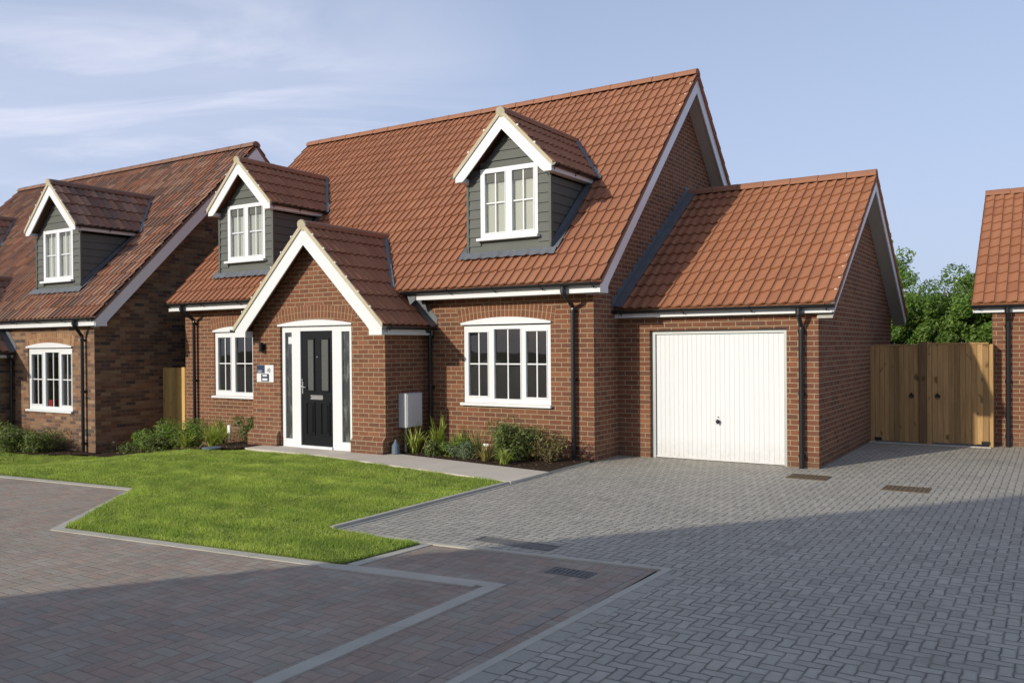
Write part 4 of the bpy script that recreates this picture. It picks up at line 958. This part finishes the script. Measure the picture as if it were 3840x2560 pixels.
def tree(name, label, loc, h, crown, trunk_r, n, size, mat='tree_leaf', group=None, spread=1.0, z0=None, cl=40, cat='tree'):
    o = thing(name, label, cat, loc, group); x, y, z = loc; m = MB(); zc = h*(.62 if z0 is None else z0)
    m.tube([(x, y, z), (x+.05, y, z+zc*.5), (x-.05, y+.05, z+zc), (x, y, z+h*.8)], [trunk_r, trunk_r*.8, trunk_r*.55, trunk_r*.15], 8)
    cs, rs = [], []
    for i in range(cl):
        d = rv(1)[0]; q = rng.random()**.45; c = np.array([x, y, z+zc])+d*q*np.array([crown*spread, crown*spread, h-zc])*.82
        c[2] = max(c[2], z+.35); cs.append(c); rs.append(rng.uniform(.16, .34)*crown)
    for i in range(0, cl, 3):
        c = cs[i]; b = Vector((x, y, z+zc*rng.uniform(.3, .9))); e = Vector(c); mid = b.lerp(e, .5)+Vector((0, 0, .1*crown))
        m.tube([b, mid, e], [trunk_r*.38, trunk_r*.22, trunk_r*.07], 6)
    m.obj('trunk', 'bark', o); leaves('crown', mat, cs, rs, n, size, o)
    return o
TG = 'trees behind the wooden gates'
tree('tree', 'taller loose tree with bright leaves rising against the sky directly beside the garage gable', (.75, 21.5, -.3), 6.5, 1.35, .11, 5200, .065, 'bright_leaf', TG, cl=34)
tree('tree', 'dense bush filling the left part of the gap above the gates', (1.2, 19.2, -.3), 4.75, 1.9, .1, 26000, .062, 'tree_leaf', TG, z0=.55, cl=60)
tree('tree', 'dense rounded bush in the middle of the gap above the gates', (2.9, 19.0, -.3), 4.75, 1.7, .1, 26000, .062, 'tree_leaf', TG, z0=.55, cl=60)
tree('tree', 'leafy bush touching the right neighbour roof above the sunlit gate', (4.5, 18.8, -.3), 4.75, 1.7, .1, 26000, .062, 'tree_leaf', TG, z0=.55, cl=60)
tree('tree', 'small tree whose twigs show just left of the right neighbour roof verge', (4.25, 21.0, -.3), 6.0, 1.1, .08, 2600, .10, 'bright_leaf', TG, cl=24)

def ribbon(m, x, y, z, ang, L, hgt, w, droop, n=5):
    d = Vector((math.cos(ang), math.sin(ang), 0)); s = Vector((-d.y, d.x, 0)); V = []
    for i in range(n+1):
        t = i/n; p = Vector((x, y, z))+d*(L*t)+Vector((0, 0, hgt*(1.9*t-droop*t*t))); ww = w*(1-t**1.6)*(.6+.8*min(t*3, 1))*.5
        V += [p-s*ww, p+s*ww]
    m.add(V, [(2*i, 2*i+1, 2*i+3, 2*i+2) for i in range(n)])
def strap(label, x, y, h, spread, n, mat='strap_leaf', w=.022, name='strappy_plant', group='border plants'):
    m = MB(); z = gz(x, y)-.01
    for i in range(n):
        a = random.uniform(0, 2*math.pi); s = random.uniform(.25, 1)
        ribbon(m, x+random.gauss(0, .03), y+random.gauss(0, .03), z, a, spread*s, h*random.uniform(.6, 1.05), w*random.uniform(.7, 1.2), random.uniform(.9, 1.9)*s+.3)
    return tag(m.obj(name, mat), label, 'plant', group)
def bush(label, x, y, h, r, n, size, mat='bush_leaf', name='shrub', group='border plants', stems=9, fl=0, flmat='petal_white', asp=.42):
    z = gz(x, y); o = thing(name, label, 'shrub', (x, y, z), group); m = MB(); cs, rs = [], []
    for i in range(stems):
        a = random.uniform(0, 6.28); q = random.uniform(.1, 1)*r*1.05; e = Vector((x+math.cos(a)*q, y+math.sin(a)*q*.8, z+h*random.uniform(.45, .9)))
        m.tube([(x, y, z-.02), ((x+e.x)/2+random.gauss(0, .02), (y+e.y)/2, (z+e.z)/2+.03), e], [.008, .006, .003], 5); cs.append(tuple(e)); rs.append(r*random.uniform(.15, .5))
        cs.append((e.x*.6+x*.4, e.y*.6+y*.4, z+h*random.uniform(.2, .45))); rs.append(r*.4)
    m.obj('stem', 'bark', o); leaves('foliage', mat, cs, [q*1.15 for q in rs], int(n*.55), size*1.3, o, asp=min(asp, .27), shell=.05, up=.7)
    if fl:
        for c in np.array(cs)[rng.integers(0, len(cs), fl)]+np.array([0, -.05, .08])+rng.normal(0, .05, (fl, 3)):
            fm = MB(); fm.tube([tuple(c), tuple(c+np.array([0, 0, .012]))], [.008, .024], 6); fm.obj('flower', flmat, o)
    return o
strap('yellow-green strappy plant growing beside the meter box conduit', -2.98, -.66, 0.46, .42, 70)
strap('spiky yellow-green plant, taller one between the meter box and the large window', -2.62, -.50, 0.55, .36, 80)
strap('small bright spiky plant just left of the large window', -2.24, -.44, 0.37, .30, 54)
strap('straw-coloured grassy clump under the left end of the large window', -1.72, -.62, 0.55, .50, 40, 'straw_leaf', .018)
strap('low tuft with straw tips between the blue-green cushion and the bush', -1.38, -.92, 0.29, .36, 40, 'straw_leaf', .018)
bush('low blue-green cushion plant at the path edge under the large window', -1.80, -.88, 0.25, .26, 2600, .024, 'bluegreen_leaf', asp=.2)
bush('low dark green plant at the path edge in front of the spiky plants', -2.50, -.80, 0.22, .26, 2200, .026, 'bush_leaf')
bush('feathery green bush under the middle of the large window, largest in its bed', -1.08, -.62, 0.60, .46, 9000, .032, 'bush_leaf', stems=18, asp=.22)
bush('thin twiggy reddish shrub next to the black downpipe at the house corner', -.50, -.60, 0.52, .32, 1500, .026, 'red_leaf', stems=18)
strap('arching yellow-green clump left of the porch, closest to the lawn', -7.05, -1.45, 0.39, .52, 90)
strap('tall strappy clump under the small left window', -7.55, -.85, 0.52, .52, 90)
bush('bushy dark green shrub against the left porch corner', -6.68, -.80, 0.46, .36, 4200, .028, 'bush_leaf')
bush('loose green bush with pale flowers in front of the fence', -9.1, -1.1, 0.52, .52, 5200, .034, 'bright_leaf', fl=6)
bush('dull green low bush between the fence bush and the left downpipe', -8.65, -1.35, 0.34, .40, 3200, .028, 'bush_leaf')
bush('mid green bush between the left downpipe and the strappy clump', -8.15, -1.05, 0.49, .44, 4600, .030, 'bright_leaf', stems=14)
bush('sparse low plant with white flowers in the shade of the neighbour side wall', -9.75, -1.3, 0.22, .32, 1300, .024, 'bush_leaf', fl=5)
strap('bent yellow-green tuft between the two bushes nearest the small left window', -7.95, -1.35, 0.34, .50, 60)
strap('thin strappy tuft at the foot of the pale timber fence', -9.45, -.95, 0.42, .40, 50)
strap('pale strappy tuft in front of the feathery bush at the path edge', -.95, -1.05, 0.25, .34, 40)
bush('low spreading green plant filling the gap beside the straw-coloured clump', -2.05, -.62, 0.29, .34, 2600, .026, 'bright_leaf')
strap('large yellow-green strappy clump at the left edge below the neighbour porch', -13.55, -2.1, 0.71, .75, 130, w=.034)
strap('second strappy clump at the far left edge of the picture', -14.4, -2.1, 0.71, .70, 110, w=.034)
bush('low dark green shrub below the neighbour ground floor window', -12.7, -2.05, 0.46, .52, 5000, .034, 'bush_leaf', fl=5)
bush('spreading green shrub under the right part of the neighbour window', -11.95, -2.0, 0.42, .50, 5000, .032, 'bush_leaf')

# lawn blades
def inpoly(P, poly):
    x, y = P[:, 0], P[:, 1]; c = np.zeros(len(P), bool); n = len(poly)
    for i in range(n):
        x0, y0 = poly[i]; x1, y1 = poly[i-1]
        q = ((y0 > y) != (y1 > y)) & (x < (x1-x0)*(y-y0)/(y1-y0+1e-12)+x0); c ^= q
    return c
def grass():
    pts = []
    for (bx, dens) in (((-6, 1.2, -7, -3.2), 9000), ((-6, 0, -3.2, -1), 6000), ((-11, -6, -6.2, -1.6), 4200), ((-18, -11, -7, -2), 2200)):
        A = (bx[1]-bx[0])*(bx[3]-bx[2]); n = int(A*dens); q = np.stack([rng.uniform(bx[0], bx[1], n), rng.uniform(bx[2], bx[3], n)], 1); pts.append(q[inpoly(q, LAWN)])
    P = np.concatenate(pts); n = len(P)
    gzv = -.38*(lambda t: t*t*(3-2*t))(np.clip((-6.2-P[:, 0])/4.2, 0, 1))*(lambda t: t*t*(3-2*t))(np.clip((P[:, 1]+6)/2.6, 0, 1))
    base = np.column_stack([P, gzv-.032]); a = rng.uniform(0, 2*np.pi, n); clump = .42+.85*(np.sin(P[:, 0]*7+np.sin(P[:, 1]*5)*2)*np.sin(P[:, 1]*8+P[:, 0]*3)*.5+.5)
    h = rng.uniform(.024, .044, n)*clump; lean = rng.normal(0, .018, (n, 2)); w = rng.uniform(.0022, .0045, n)
    s = np.column_stack([np.cos(a)*w, np.sin(a)*w, np.zeros(n)]); tip = base+np.column_stack([lean, h])
    V = np.stack([base-s, base+s, tip], 1).reshape(-1, 3)
    me = bpy.data.meshes.new('grass'); me.vertices.add(3*n); me.vertices.foreach_set('co', V.ravel()); me.loops.add(3*n); me.loops.foreach_set('vertex_index', np.arange(3*n, dtype=np.int32)); me.polygons.add(n)
    me.polygons.foreach_set('loop_start', np.arange(0, 3*n, 3, dtype=np.int32)); me.polygons.foreach_set('loop_total', np.full(n, 3, np.int32)); me.update(calc_edges=True); me.materials.append(MAT['grass_blade'])
    o = bpy.data.objects.new('grass', me); COL.objects.link(o); tag(o, 'short mown green grass covering the front lawn', 'grass', kind='stuff')
grass()

# bark chips on the beds
def chips():
    A = [(-3.2, -.05, -1.35, -.05), (-9.6, -6.1, -1.95, -.05), (-20, -10.8, -2.4, -1.5)]; P = []
    for a, b, c, d in A: n = int((b-a)*(d-c)*260); P.append(np.column_stack([rng.uniform(a, b, n), rng.uniform(c, d, n), np.zeros(n)]))
    P = np.concatenate(P); ok = ~((P[:, 0] > -3.25) & (P[:, 1] < -.88-(P[:, 0]+3.25)*.166+.03)) & ~((P[:, 0] < -6) & (P[:, 0] > -8.8) & (P[:, 1] < -1.8)); P = P[ok]
    P[:, 2] = [gz(x, y)+.004 for x, y, _ in P]; u = rv(len(P))*np.array([1, 1, .35]); v = np.cross(u, np.array([0, 0, 1.]))+rv(len(P))*.3; s_ = rng.uniform(.008, .03, (len(P), 1))
    o = quads('bark_mulch', 'mulch', P, u*s_, v*s_*.5); tag(o, 'brown bark chips scattered over the planting beds', 'mulch', kind='stuff')
leafmat('mulch', (.05, .03, .02), (.12, .075, .045), (.22, .15, .10), .0, 6)
chips()
